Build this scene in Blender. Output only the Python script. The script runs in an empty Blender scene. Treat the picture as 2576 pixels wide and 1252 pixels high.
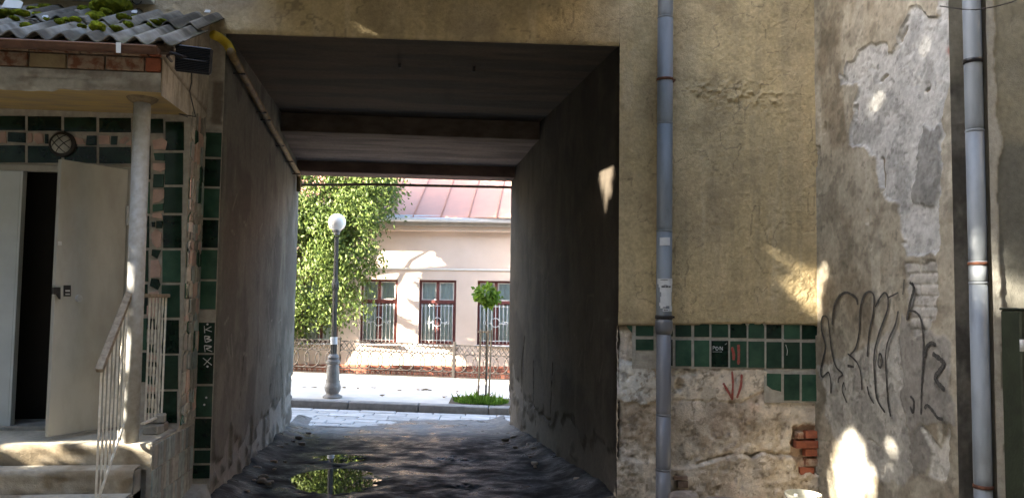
import bpy, bmesh, math, random
import numpy as np
from mathutils import Vector, Matrix, Euler

# ------------------------------------------------------------------ camera, sky, sun, exposure
SC = bpy.context.scene
COL = SC.collection
random.seed(7)
RNG = np.random.default_rng(7)

F, CX, CY, EYE = 1940.0, 1288.0, 626.0, 1.62      # focal length / centre in the photo's measuring units
YAW, PITCH, ROLL = math.radians(6.123), math.radians(3.443), 0.013
_f = np.array([math.sin(YAW)*math.cos(PITCH), math.cos(YAW)*math.cos(PITCH), math.sin(PITCH)])
_r0 = np.array([math.cos(YAW), -math.sin(YAW), 0.0]); _u0 = np.cross(_r0, _f)
_r = _r0*math.cos(ROLL) + _u0*math.sin(ROLL); _u = -_r0*math.sin(ROLL) + _u0*math.cos(ROLL)
EYEP = np.array([0, 0, EYE])

cam_d = bpy.data.cameras.new('camera'); cam = bpy.data.objects.new('camera', cam_d); COL.objects.link(cam)
cam.matrix_world = Matrix(((_r[0], _u[0], -_f[0], 0), (_r[1], _u[1], -_f[1], 0), (_r[2], _u[2], -_f[2], EYE), (0, 0, 0, 1)))
cam_d.sensor_width = 36; cam_d.lens = F/2576*36; cam_d.clip_start = 0.05; cam_d.clip_end = 2000
SC.camera = cam

SUN_D = np.array([1.0, 0.30, -0.50]); SUN_D /= np.linalg.norm(SUN_D)     # direction the light travels
world = bpy.data.worlds.new('World'); SC.world = world; world.use_nodes = True
nt = world.node_tree
bg = nt.nodes['Background']; sky = nt.nodes.new('ShaderNodeTexSky'); sky.sky_type = 'NISHITA'
sky.sun_disc = False
sky.sun_elevation = math.asin(-SUN_D[2])
sky.sun_rotation = math.atan2(-SUN_D[0], -SUN_D[1])
sky.dust_density = 2.2; sky.ozone_density = 0.6; sky.air_density = 1.0
nt.links.new(sky.outputs[0], bg.inputs[0]); bg.inputs[1].default_value = 0.15
sun_d = bpy.data.lights.new('sun', 'SUN'); sun_d.energy = 5.0; sun_d.angle = math.radians(0.53); sun_d.color = (1.0, 0.90, 0.74)
sun = bpy.data.objects.new('sun', sun_d); COL.objects.link(sun); sun.location = (-20, -6, 14)
sun.rotation_euler = Vector(SUN_D).to_track_quat('-Z', 'Y').to_euler()
vs = SC.view_settings; vs.view_transform = 'Standard'; vs.look = 'None'; vs.gamma = 1.0; vs.exposure = 3.5
vs.use_curve_mapping = False
SC.cycles.max_bounces = 10; SC.cycles.diffuse_bounces = 6; SC.cycles.transparent_max_bounces = 12
SC.cycles.use_denoising = True

# ------------------------------------------------------------------ measuring helpers
def ray(px, py): return _f + _r*(px-CX)/F + _u*(CY-py)/F
def onY(px, py, Y): d = ray(px, py); return EYEP + d*(Y/d[1])
def onX(px, py, X): d = ray(px, py); return EYEP + d*(X/d[0])
def onZ(px, py, Z): d = ray(px, py); return EYEP + d*((Z-EYE)/d[2])
def proj(P):
    d = np.asarray(P, float) - EYEP
    w = d @ _f
    return CX + F*(d @ _r)/w, CY - F*(d @ _u)/w

def _hash(ix, iy, s):
    h = (ix.astype(np.int64)*374761393 + iy.astype(np.int64)*668265263 + s*974634777) & 0xffffffff
    h = ((h ^ (h >> 13))*1274126177) & 0xffffffff
    return ((h ^ (h >> 16)) & 0xffff)/65535.0
def vnoise(x, y, s=0):
    x = np.asarray(x, float); y = np.asarray(y, float)
    ix = np.floor(x); iy = np.floor(y); fx = x-ix; fy = y-iy
    fx = fx*fx*(3-2*fx); fy = fy*fy*(3-2*fy); ix = ix.astype(np.int64); iy = iy.astype(np.int64)
    a = _hash(ix, iy, s); b = _hash(ix+1, iy, s); c = _hash(ix, iy+1, s); d = _hash(ix+1, iy+1, s)
    return (a*(1-fx)+b*fx)*(1-fy) + (c*(1-fx)+d*fx)*fy
def fbm(x, y, s=0, o=4):
    t = 0; a = 0.5; n = 0
    for k in range(o):
        t = t + a*vnoise(x*2**k, y*2**k, s+k*17); n += a; a *= .55
    return t/n                      # 0..1
def inpoly(px, py, poly):
    m = np.zeros(px.shape, bool); n = len(poly); j = n-1
    for i in range(n):
        xi, yi = poly[i]; xj, yj = poly[j]
        if yi != yj:
            c = ((yi > py) != (yj > py)) & (px < (xj-xi)*(py-yi)/(yj-yi)+xi)
            m ^= c
        j = i
    return m
def blur(m, n=1):
    m = m.astype(float)
    for _ in range(n):
        p = np.pad(m, 1, mode='edge')
        m = (p[1:-1, 1:-1]*2 + p[:-2, 1:-1] + p[2:, 1:-1] + p[1:-1, :-2] + p[1:-1, 2:])/6
    return m
def sstep(a, b, x):
    t = np.clip((x-a)/(b-a), 0, 1); return t*t*(3-2*t)
def mixc(c, d, m):
    return c*(1-m[..., None]) + np.asarray(d)*m[..., None]

# ------------------------------------------------------------------ materials
MATS = {}
def mat(name, col, rough=0.8, var=0.15, scale=8.0, bump=0.0, bscale=60.0, metal=0.0, spec=0.4, col2=None, stretch=(1, 1, 1), contrast=(0.35, 0.65), attr=False, coat=0.0, rvar=0.0, perobj=0.0):
    if name in MATS: return MATS[name]
    m = bpy.data.materials.new(name); m.use_nodes = True; t = m.node_tree; N = t.nodes; L = t.links
    b = N['Principled BSDF']
    tc = N.new('ShaderNodeTexCoord'); mp = N.new('ShaderNodeMapping'); mp.inputs['Scale'].default_value = stretch
    geo = N.new('ShaderNodeNewGeometry'); L.new(geo.outputs['Position'], mp.inputs[0])
    nz = N.new('ShaderNodeTexNoise'); nz.inputs['Scale'].default_value = scale; nz.inputs['Detail'].default_value = 6; nz.inputs['Roughness'].default_value = .6
    L.new(mp.outputs[0], nz.inputs['Vector'])
    rp = N.new('ShaderNodeMapRange'); rp.inputs[1].default_value = contrast[0]; rp.inputs[2].default_value = contrast[1]
    L.new(nz.outputs[0], rp.inputs[0])
    mx = N.new('ShaderNodeMix'); mx.data_type = 'RGBA'
    L.new(rp.outputs[0], mx.inputs[0])
    if attr:
        at = N.new('ShaderNodeAttribute'); at.attribute_name = 'Col'
        hs1 = N.new('ShaderNodeHueSaturation'); hs1.inputs['Value'].default_value = 1-var
        hs2 = N.new('ShaderNodeHueSaturation'); hs2.inputs['Value'].default_value = 1+var
        L.new(at.outputs[0], hs1.inputs['Color']); L.new(at.outputs[0], hs2.inputs['Color'])
        L.new(hs1.outputs[0], mx.inputs[6]); L.new(hs2.outputs[0], mx.inputs[7])
    else:
        c = np.array(col); c2 = np.array(col2) if col2 is not None else c*(1-2*var)
        mx.inputs[6].default_value = (*c2, 1); mx.inputs[7].default_value = (*c, 1)
    out = mx.outputs[2]
    if perobj:
        oi = N.new('ShaderNodeObjectInfo'); mr = N.new('ShaderNodeMapRange')
        mr.inputs[3].default_value = 1-perobj; mr.inputs[4].default_value = 1+perobj
        L.new(oi.outputs['Random'], mr.inputs[0])
        hs = N.new('ShaderNodeHueSaturation'); L.new(mr.outputs[0], hs.inputs['Value']); L.new(out, hs.inputs['Color']); out = hs.outputs[0]
    L.new(out, b.inputs['Base Color'])
    b.inputs['Roughness'].default_value = rough; b.inputs['Metallic'].default_value = metal
    b.inputs['Specular IOR Level'].default_value = spec; b.inputs['Coat Weight'].default_value = coat
    if rvar:
        mr2 = N.new('ShaderNodeMapRange'); mr2.inputs[3].default_value = max(0.02, rough-rvar); mr2.inputs[4].default_value = min(1, rough+rvar)
        L.new(rp.outputs[0], mr2.inputs[0]); L.new(mr2.outputs[0], b.inputs['Roughness'])
    if bump:
        n2 = N.new('ShaderNodeTexNoise'); n2.inputs['Scale'].default_value = bscale; n2.inputs['Detail'].default_value = 5
        L.new(mp.outputs[0], n2.inputs['Vector'])
        bp = N.new('ShaderNodeBump'); bp.inputs['Strength'].default_value = bump; bp.inputs['Distance'].default_value = 0.01
        L.new(n2.outputs[0], bp.inputs['Height']); L.new(bp.outputs[0], b.inputs['Normal'])
    MATS[name] = m
    return m
def leaf_mat(name, c1, c2, trans=0.45):
    m = bpy.data.materials.new(name); m.use_nodes = True; t = m.node_tree; N = t.nodes; L = t.links
    b = N['Principled BSDF']; out = N['Material Output']
    g = N.new('ShaderNodeNewGeometry'); mx = N.new('ShaderNodeMix'); mx.data_type = 'RGBA'
    mx.inputs[6].default_value = (*c1, 1); mx.inputs[7].default_value = (*c2, 1)
    L.new(g.outputs['Random Per Island'], mx.inputs[0]); L.new(mx.outputs[2], b.inputs['Base Color'])
    b.inputs['Roughness'].default_value = .55; b.inputs['Specular IOR Level'].default_value = .3
    tr = N.new('ShaderNodeBsdfTranslucent'); L.new(mx.outputs[2], tr.inputs[0])
    ms = N.new('ShaderNodeMixShader'); ms.inputs[0].default_value = trans
    L.new(b.outputs[0], ms.inputs[1]); L.new(tr.outputs[0], ms.inputs[2]); L.new(ms.outputs[0], out.inputs[0])
    return m
def glass_mat(name, tint=(.9, .95, .95), ior=1.45):
    m = bpy.data.materials.new(name); m.use_nodes = True; t = m.node_tree; N = t.nodes; L = t.links
    out = N['Material Output']; N.remove(N['Principled BSDF'])
    a = N.new('ShaderNodeBsdfTransparent'); a.inputs[0].default_value = (*tint, 1)
    g = N.new('ShaderNodeBsdfGlossy'); g.inputs['Roughness'].default_value = .02
    fr = N.new('ShaderNodeFresnel'); fr.inputs[0].default_value = ior
    ms = N.new('ShaderNodeMixShader'); L.new(fr.outputs[0], ms.inputs[0]); L.new(a.outputs[0], ms.inputs[1]); L.new(g.outputs[0], ms.inputs[2]); L.new(ms.outputs[0], out.inputs[0])
    return m

RELIEF = mat('weathered_plaster', None, .92, .12, 30, .35, 140, spec=.2, attr=True)
STUCCO = mat('rough_stucco', None, .93, .10, 45, .7, 95, spec=.2, attr=True)
SOIL = mat('wet_soil', None, .54, .25, 3.2, .55, 120, spec=.09, attr=True, rvar=.36)
TILE = mat('glazed_green_tile', (.034, .085, .052), .2, .3, 7, .12, 14, spec=.45, col2=(.016, .046, .029), perobj=.45, rvar=.06)
TILED = mat('glazed_dark_tile', (.010, .030, .018), .12, .3, 14, .1, 14, perobj=.3)
PINK = mat('pink_tile', (.52, .36, .30), .45, .12, 20, .1, 60, perobj=.15)
PALE = mat('pale_tile', (.38, .36, .31), .5, .2, 20, .1, 60, perobj=.35)
GREYT = mat('grey_green_tile', (.29, .34, .325), .35, .2, 20, .1, 60, perobj=.35)
GROUT = mat('grout', (.44, .41, .35), .95, .15, 20, .4, 120, spec=.2)
CONC = mat('concrete', (.38, .365, .33), .92, .2, 9, .5, 90, spec=.2)
STEPC = mat('step_concrete', (.34, .305, .235), .92, .2, 9, .6, 70, spec=.2, col2=(.17, .145, .105))
BRICK = mat('red_brick', (.40, .13, .07), .9, .2, 18, .6, 80, spec=.2, col2=(.26, .09, .055), perobj=.2)
BRICKP = mat('plaster_smeared_brick', (.40, .30, .22), .92, .2, 16, .8, 60, spec=.2, col2=(.24, .11, .065), perobj=.25, contrast=(.40, .56))
DULLB = mat('dull_brick', (.27, .20, .15), .95, .2, 14, .6, 70, spec=.2, col2=(.16, .10, .07), perobj=.25)
MORTAR = mat('mortar', (.27, .23, .18), .96, .2, 14, .6, 90, spec=.1)
PLAST = mat('smooth_plaster', (.30, .265, .21), .93, .15, 5, .4, 90, spec=.2)
SOFFIT = mat('yellow_soffit', (.58, .42, .17), .93, .2, 3, .3, 60, spec=.2, col2=(.40, .31, .19), stretch=(1, 4, 1))
CEIL = mat('sooty_ceiling', (.20, .16, .13), .95, .25, 5, .4, 60, spec=.1, col2=(.10, .08, .065), stretch=(.5, 4, 1))
PINKC = mat('brown_ceiling', (.26, .18, .15), .95, .25, 5, .4, 60, spec=.1, col2=(.15, .105, .09), stretch=(.5, 5, 1))
DOORM = mat('grey_door_paint', (.41, .405, .36), .55, .05, 3.5, .06, 120, spec=.4, col2=(.27, .255, .21), stretch=(1, 1, .45), contrast=(.3, .62))
DOORL = mat('pale_door_paint', (.58, .62, .62), .55, .05, 6, .06, 120, spec=.4)
DARK = mat('interior_shade_paint', (.02, .018, .016), .95, .1, 5)  # near-black colour stands in for the lack of light indoors
STEELP = mat('grey_painted_steel', (.55, .56, .56), .5, .12, 25, .15, 120, spec=.4, col2=(.42, .41, .38))
RAILM = mat('cream_rail_paint', (.80, .77, .68), .5, .1, 30, .1, 150, col2=(.62, .57, .47))
WOODR = mat('worn_handrail', (.36, .30, .22), .7, .2, 30, .2, 100, col2=(.2, .15, .1))
ASB = mat('asbestos_sheet', (.23, .23, .22), .95, .2, 12, .5, 70, spec=.15, col2=(.13, .13, .125))
GUTB = mat('brown_gutter', (.17, .085, .055), .5, .15, 9, .05, 60, col2=(.09, .045, .03))
WHITE = mat('white_plastic', (.75, .75, .73), .5, .04, 10)
BLACK = mat('black_metal', (.008, .008, .012), .4, .1, 10)
IRON = mat('dark_iron', (.03, .028, .027), .6, .2, 20, .2, 80)
RUST = mat('rusty_iron', (.16, .06, .03), .85, .3, 30, .3, 90, col2=(.07, .03, .02))
YELL = mat('yellow_paint', (.55, .40, .03), .5, .1, 20, .1, 80)
YELD = mat('dirty_yellow_paint', (.27, .19, .07), .7, .3, 14, .3, 60, col2=(.12, .08, .05))
GALV = mat('grey_downpipe', (.205, .23, .255), .45, .08, 6, .12, 30, spec=.4, rvar=.12, contrast=(.38, .6), col2=(.135, .15, .165), stretch=(1, 1, .3))
PVC = mat('grey_pvc', (.165, .17, .19), .4, .08, 7, .04, 60, spec=.5, stretch=(1, 1, .3))
BUCK = mat('bucket_plastic', (.42, .42, .36), .5, .1, 12)
STONE = mat('rubble_stone', (.33, .28, .24), .95, .2, 9, .6, 60, col2=(.2, .165, .14), perobj=.2)
GREENP = mat('dark_green_paint', (.028, .036, .02), .6, .2, 9, .2, 60)
MOSS = mat('moss', (.24, .27, .018), .95, .3, 26, 1.0, 130, spec=.1, col2=(.08, .10, .012), perobj=.45)
GRAFF = mat('black_spray', (.042, .04, .037), .8, .1, 60, contrast=(.35, .6), col2=(.09, .085, .077))
REDP = mat('red_spray', (.32, .04, .03), .8, .2, 60, col2=(.28, .12, .09))
WSPRAY = mat('white_marker', (.75, .75, .73), .6, .03, 30)
PAPER = mat('paper', (.62, .64, .66), .8, .06, 30, .1, 60)
INK = mat('printed_ink', (.06, .06, .07), .8, .1, 30)
PAVE = mat('paving_stone', (.46, .45, .44), .8, .2, 6, .4, 40, perobj=.15, col2=(.35, .345, .34))
KERB = mat('granite_kerb', (.27, .26, .25), .85, .15, 9, .4, 60, perobj=.1)
ROADM = mat('road_base', (.22, .215, .21), .9, .2, 6, .4, 40)
SIDEW = mat('concrete_pavement', (.55, .52, .47), .9, .1, 2, .3, 60)
HWALL = mat('house_plaster', (.70, .55, .45), .9, .03, 1.3, .15, 90, spec=.2, col2=(.62, .48, .385))
HTRIM = mat('house_trim_paint', (.72, .68, .62), .8, .05, 6)
HEAVE = mat('eaves_board', (.40, .34, .28), .85, .1, 6)
HBRICK = mat('plinth_brick', (.36, .13, .08), .9, .2, 9, .4, 60, perobj=.25, col2=(.25, .09, .06))
HROOF = mat('red_metal_roof', (.46, .22, .15), .6, .12, 3, .05, 60, perobj=.08, col2=(.40, .20, .14))
ZINC = mat('zinc_gutter', (.66, .68, .72), .35, .06, 6, metal=.15)
WINF = mat('brown_window_paint', (.16, .05, .045), .45, .15, 12)
CURT = mat('net_curtain', (.75, .75, .72), .9, .06, 12)
GRILL = mat('white_grille_paint', (.62, .62, .6), .5, .06, 12)
FENCEM = mat('fence_paint', (.035, .029, .026), .75, .15, 20, .1, 60)
LAMPM = mat('lamp_cast_iron', (.20, .19, .18), .5, .15, 15, .1, 60)
GLOBE = mat('opal_globe', (.85, .84, .8), .25, .02, 5)
WOODS = mat('stake_wood', (.42, .33, .23), .85, .15, 20, .2, 60)
BARK = mat('bark', (.10, .075, .055), .95, .3, 20, .8, 40)
PANE = glass_mat('window_pane')

# ------------------------------------------------------------------ object helpers
WLOC = {}
def wloc(o): return WLOC[o.name] if o is not None else Vector((0, 0, 0))
def link(o, loc, parent=None):
    COL.objects.link(o); WLOC[o.name] = Vector(loc)
    if parent is not None:
        o.parent = parent; o.location = Vector(loc) - wloc(parent)
    else: o.location = loc
    return o
def thing(name, label, cat, loc, group=None):
    o = bpy.data.objects.new(name, None); o.empty_display_size = .1
    link(o, loc); tag(o, label, cat, group); return o
def tag(o, label=None, cat=None, group=None, kind=None):
    if label: o['label'] = label
    if cat: o['category'] = cat
    if group: o['group'] = group
    if kind: o['kind'] = kind
    return o
def mesh_from(name, V, Fc, m, smooth=False, col=None):
    me = bpy.data.meshes.new(name); me.from_pydata([tuple(v) for v in V], [], Fc); me.update()
    if m: me.materials.append(m)
    if smooth: me.polygons.foreach_set('use_smooth', np.ones(len(me.polygons), bool))
    if col is not None:
        a = me.color_attributes.new('Col', 'FLOAT_COLOR', 'POINT')
        c = np.ones((len(V), 4), np.float32); c[:, :3] = col; a.data.foreach_set('color', c.ravel())
    return me
def part(name, V, Fc, m, parent=None, smooth=False, col=None, base=False):
    V = np.asarray(V, float); lo = V.min(0); hi = V.max(0); c = (lo+hi)/2
    if base: c[2] = lo[2]
    me = mesh_from(name, V-c, Fc, m, smooth, col)
    return link(bpy.data.objects.new(name, me), c, parent)
_boxes = {}
def box_mesh(sx, sy, sz, m, bev=0.0):
    key = (round(sx, 4), round(sy, 4), round(sz, 4), m.name, round(bev, 4))
    if key in _boxes: return _boxes[key]
    bm = bmesh.new(); bmesh.ops.create_cube(bm, size=1)
    for v in bm.verts: v.co = Vector((v.co.x*sx, v.co.y*sy, v.co.z*sz))
    if bev: bmesh.ops.bevel(bm, geom=bm.edges[:], offset=bev, segments=1, affect='EDGES')
    me = bpy.data.meshes.new('box'); bm.to_mesh(me); bm.free(); me.materials.append(m); _boxes[key] = me
    return me
def box(name, lo, hi, m, parent=None, bev=0.0, rot=None):
    lo = Vector(lo); hi = Vector(hi); s = hi-lo
    o = bpy.data.objects.new(name, box_mesh(s.x, s.y, s.z, m, bev)); link(o, (lo+hi)/2, parent)
    if rot: o.rotation_euler = rot
    return o
def prism(name, pts, off, m, parent=None, bev=0.0):
    """pts: planar polygon in 3D; off: extrusion vector (towards the front)"""
    pts = [np.asarray(p, float) for p in pts]; n = len(pts); off = np.asarray(off, float)
    if bev:
        c = sum(pts)/n
        top = [p+off+(c-p)/max(1e-6, np.linalg.norm(c-p))*bev for p in pts]; mid = [p+off*.7 for p in pts]
        V = pts+mid+top
        Fc = [list(range(n))[::-1], list(range(2*n, 3*n))]
        for k in (0, n):
            for i in range(n): j = (i+1) % n; Fc.append([k+i, k+j, k+n+j, k+n+i])
    else:
        V = pts+[p+off for p in pts]; Fc = [list(range(n))[::-1], list(range(n, 2*n))]
        for i in range(n): j = (i+1) % n; Fc.append([i, j, n+j, n+i])
    # orient
    nrm = np.cross(pts[1]-pts[0], pts[2]-pts[0])
    if nrm @ off < 0: Fc = [f[::-1] for f in Fc]
    return part(name, V, Fc, m, parent)
def tube(P, R, seg=10, caps=True):
    P = [np.asarray(p, float) for p in P]; n = len(P)
    if not hasattr(R, '__len__'): R = [R]*n
    V = []; Fc = []; prevn = None
    for i in range(n):
        d = P[min(i+1, n-1)]-P[max(i-1, 0)]; d = d/np.linalg.norm(d)
        if prevn is None:
            a = np.array([0, 0, 1.]) if abs(d[2]) < .9 else np.array([1., 0, 0]); e = np.cross(d, a)
        else: e = prevn - d*(prevn@d)
        e /= np.linalg.norm(e); prevn = e; g = np.cross(d, e)
        for k in range(seg):
            t = 2*math.pi*k/seg; V.append(P[i]+R[i]*(math.cos(t)*e+math.sin(t)*g))
    for i in range(n-1):
        for k in range(seg):
            k2 = (k+1) % seg; Fc.append([i*seg+k, i*seg+k2, (i+1)*seg+k2, (i+1)*seg+k])
    if caps: Fc.append(list(range(seg))[::-1]); Fc.append([(n-1)*seg+k for k in range(seg)])
    return V, Fc
def tubeo(name, P, R, m, parent=None, seg=10, smooth=True):
    V, Fc = tube(P, R, seg); return part(name, V, Fc, m, parent, smooth)
def lathe(prof, c, seg=24, axis=(0, 0, 1)):
    V = []; Fc = []; n = len(prof)
    for (r, z) in prof:
        for k in range(seg):
            t = 2*math.pi*k/seg; V.append((c[0]+r*math.cos(t), c[1]+r*math.sin(t), c[2]+z))
    for i in range(n-1):
        for k in range(seg):
            k2 = (k+1) % seg; Fc.append([i*seg+k, i*seg+k2, (i+1)*seg+k2, (i+1)*seg+k])
    Fc.append(list(range(seg))[::-1]); Fc.append([(n-1)*seg+k for k in range(seg)])
    return V, Fc
def grid_faces(nu, nv):
    i = np.arange(nu-1)[:, None]; j = np.arange(nv-1)[None, :]
    a = (i*nv+j).ravel()
    return np.stack([a, a+nv, a+nv+1, a+1], 1)
def gridmesh(name, P, m, col=None, parent=None, flip=False, smooth=True):
    """P: (nu,nv,3) world points"""
    nu, nv, _ = P.shape; V = P.reshape(-1, 3); c = (V.min(0)+V.max(0))/2
    Fq = grid_faces(nu, nv)
    if flip: Fq = Fq[:, ::-1]
    me = bpy.data.meshes.new(name); me.vertices.add(len(V)); me.vertices.foreach_set('co', (V-c).astype(np.float32).ravel())
    me.loops.add(Fq.size); me.loops.foreach_set('vertex_index', Fq.ravel().astype(np.int32))
    me.polygons.add(len(Fq)); me.polygons.foreach_set('loop_start', np.arange(0, Fq.size, 4, dtype=np.int32))
    me.polygons.foreach_set('loop_total', np.full(len(Fq), 4, np.int32))
    me.update(calc_edges=True); me.materials.append(m)
    me.polygons.foreach_set('use_smooth', np.full(len(Fq), smooth))
    if col is not None:
        a = me.color_attributes.new('Col', 'FLOAT_COLOR', 'POINT')
        cc = np.ones((len(V), 4), np.float32); cc[:, :3] = np.clip(col.reshape(-1, 3), 0.003, .95); a.data.foreach_set('color', cc.ravel())
    return link(bpy.data.objects.new(name, me), c, parent)
def ribbon(name, pts, w, nrm, m, parent, off=0.003):
    """painted stroke: thin raised ribbon lying on a wall with normal nrm"""
    nrm = np.asarray(nrm, float); P = [np.asarray(p, float) for p in pts]
    # resample smooth
    if len(P) > 2:
        Q = []
        for i in range(len(P)-1):
            p0 = P[max(i-1, 0)]; p1 = P[i]; p2 = P[i+1]; p3 = P[min(i+2, len(P)-1)]
            for t in np.linspace(0, 1, 6, endpoint=False):
                Q.append(.5*((2*p1)+(-p0+p2)*t+(2*p0-5*p1+4*p2-p3)*t*t+(-p0+3*p1-3*p2+p3)*t**3))
        Q.append(P[-1]); P = Q
    V = []; Fc = []; n = len(P)
    for i in range(n):
        d = P[min(i+1, n-1)]-P[max(i-1, 0)]; d /= max(1e-9, np.linalg.norm(d)); e = np.cross(nrm, d)
        ww = w*(0.8+.4*random.random())*(.55 if i in (0, n-1) else 1)
        for z in (off, off+.0015):
            V += [P[i]-e*ww/2+nrm*z, P[i]+e*ww/2+nrm*z]
    for i in range(n-1):
        a = i*4; b = a+4
        Fc += [[a+2, b+2, b+3, a+3], [a, a+1, b+1, b], [a, b, b+2, a+2], [a+1, a+3, b+3, b+1]]
    Fc += [[0, 2, 3, 1], [(n-1)*4, (n-1)*4+1, (n-1)*4+3, (n-1)*4+2]]
    return part(name, V, Fc, m, parent)
def leaves(name, pos, dirn, size, m, parent=None, width=.5, droop=.0):
    """pos (n,3), dirn (n,3) leaf axis, size (n,) -> one mesh of folded leaf blades"""
    n = len(pos); d = dirn/np.linalg.norm(dirn, axis=1)[:, None]
    a = RNG.normal(size=(n, 3)); s = np.cross(d, a); s /= np.linalg.norm(s, axis=1)[:, None]; u = np.cross(s, d)
    L = size[:, None]
    base = pos; tip = pos+d*L; ml = pos+d*L*.45+s*L*width*.5+u*L*.12; mr = pos+d*L*.45-s*L*width*.5+u*L*.12
    V = np.stack([base, ml, tip, mr], 1).reshape(-1, 3); c = (V.min(0)+V.max(0))/2
    i = np.arange(n)*4; T = np.stack([i, i+2, i+1, i, i+3, i+2], 1).reshape(-1, 3)
    me = bpy.data.meshes.new(name); me.vertices.add(len(V)); me.vertices.foreach_set('co', (V-c).astype(np.float32).ravel())
    me.loops.add(T.size); me.loops.foreach_set('vertex_index', T.ravel().astype(np.int32))
    me.polygons.add(len(T)); me.polygons.foreach_set('loop_start', np.arange(0, T.size, 3, dtype=np.int32)); me.polygons.foreach_set('loop_total', np.full(len(T), 3, np.int32))
    me.update(calc_edges=True); me.materials.append(m)
    return link(bpy.data.objects.new(name, me), c, parent)

# ================================================================== THE BUILDING WITH THE PASSAGE
D = 6.0                          # yard facade plane
XL, XR = -1.574, 1.49            # passage jambs at the yard
YF = 11.0; XLF, XRF = -1.83, 1.145
def xl(y): return XL+(XLF-XL)*(y-D)/(YF-D)
def xr(y): return XR+(XRF-XR)*(y-D)/(YF-D)
def floor_z(y): return np.interp(y, [-20, 5.5, 6.5, 11, 11.6, 13], [0.02, 0.02, -.01, -.235, -.262, -.27])
BLD = thing('apartment_building', 'ochre plastered apartment building pierced by a dark drive-through passage', 'building', (0, D, 0))

OCHRE = np.array([.54, .43, .245]); OCHRE2 = np.array([.42, .335, .205])
def stucco_colour(x, z):
    n = fbm(x*1.3, z*1.3, 3, 5); n2 = fbm(x*7, z*7, 9, 4); n3 = fbm(x*3+9, z*.7, 21, 4)
    c = np.ones(x.shape+(3,))*OCHRE
    c = mixc(c, OCHRE2, sstep(.45, .7, n)*.8)
    c = mixc(c, [.50, .41, .26], sstep(.5, .75, n3)*.6)
    n5 = fbm(x*42, z*42, 15, 3); n6 = fbm(x*2.2+40, z*2.2, 17, 5)
    c = mixc(c, [.33, .26, .155], sstep(.55, .72, n6)*.55)
    c = mixc(c, [.62, .49, .29], sstep(.58, .75, fbm(x*3+7, z*2+3, 19, 4))*.45)
    c = mixc(c, [.15, .12, .08], sstep(.66, .76, fbm(x*20, z*20, 25, 3))*.22)
    c = mixc(c, [.30, .25, .17], sstep(.52, .70, fbm(x*11+3, z*.7, 27, 4))*.26)           # run-off streaks
    c = mixc(c, [.60, .52, .36], sstep(.60, .72, fbm(x*9+13, z*.9+4, 29, 4))*.30)
    c = mixc(c, [.16, .125, .085], (np.abs(fbm(x*2.1+5, z*1.7, 33, 4)-.5) < .0035)*.55)   # hairline cracks
    return c*(0.66+.32*n2+.34*n5)[..., None]

# --- right part of the yard facade: stucco over a tile dado over crumbling render
xs = np.arange(1.492, 3.165, .009); zs = np.arange(-.06, 4.75, .009)
X, Z = np.meshgrid(xs, zs, indexing='ij')
px, py = proj(np.stack([X, np.full_like(X, D), Z], -1))
edge = (fbm(X*16, Z*16, 5, 3)-.5)
top_m = Z > 1.405 + .01*edge + .012*np.sin(X*3)                        # stucco lies above the tiles
C = stucco_colour(X, Z)
h = .009*fbm(X*24, Z*30, 2, 4) + .010*fbm(X*60, Z*70, 12, 2)*fbm(X*3, Z*3, 8, 2)
band = np.exp(-((Z-(3.33-.10*(X-2.0)))/.11)**2)*sstep(1.85, 2.2, X)*(1-sstep(2.7, 3.1, X))
h = h + band*.018*np.clip(fbm(X*22, Z*30, 31, 3)-.45, 0, 1)*3
h = h + .02                                                             # thickness of the stucco coat
# lower render
lo = ~top_m
jx = px+(fbm(X*14, Z*14, 41, 4)-.5)*26; jy = py+(fbm(X*14, Z*14, 43, 4)-.5)*26
n1 = fbm(X*5, Z*5, 51, 5); n2 = fbm(X*18, Z*18, 53, 4); n4 = fbm(X*2.3, Z*2.3, 57, 4)
Cl = np.ones(X.shape+(3,))*np.array([.36, .315, .26])
Cl = mixc(Cl, [.27, .225, .17], sstep(.44, .62, n1))
Cl = mixc(Cl, [.30, .20, .14], sstep(.50, .66, n4)*sstep(2.2, 2.8, X)*.8)
Cl = mixc(Cl, [.36, .36, .34], (inpoly(jx, jy, [(1552, 905), (1640, 905), (1660, 1010), (1600, 1012), (1556, 1000)])).astype(float)*.8)
Cl = mixc(Cl, [.43, .38, .31], inpoly(jx, jy, [(1690, 925), (1925, 930), (1930, 985), (1840, 1010), (1700, 1000)]).astype(float)*.75)
st1 = np.exp(-(((px-1815)/48)**2+((py-1075)/62)**2)); Cl = mixc(Cl, [.15, .115, .085], np.clip(st1*1.1, 0, .8)*sstep(.3, .6, n1+.12))
st2 = np.exp(-(((px-1588)/34)**2+((py-1065)/40)**2)); Cl = mixc(Cl, [.17, .135, .10], np.clip(st2, 0, .8)*sstep(.3, .6, n1+.15))
gravel = sstep(.46, .60, fbm(X*4+3, Z*4, 61, 3))
n7 = fbm(X*34, Z*34, 65, 3); n8 = fbm(X*9+4, Z*7, 67, 4)
hl = -.012 + .013*(n1-.5) + .018*gravel*(n7-.45) - .008*blur(n2 < .38, 1) - .008*blur((np.abs(n8-.5) < .009) & (n1 > .48), 1)
Cl = mixc(Cl, [.20, .155, .11], gravel*sstep(.5, .6, n7)*.45); Cl = mixc(Cl, [.42, .385, .33], sstep(.56, .7, n8)*.5); Cl = mixc(Cl, [.18, .14, .10], (np.abs(n8-.5) < .008)*(n1 > .48)*.6)
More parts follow.
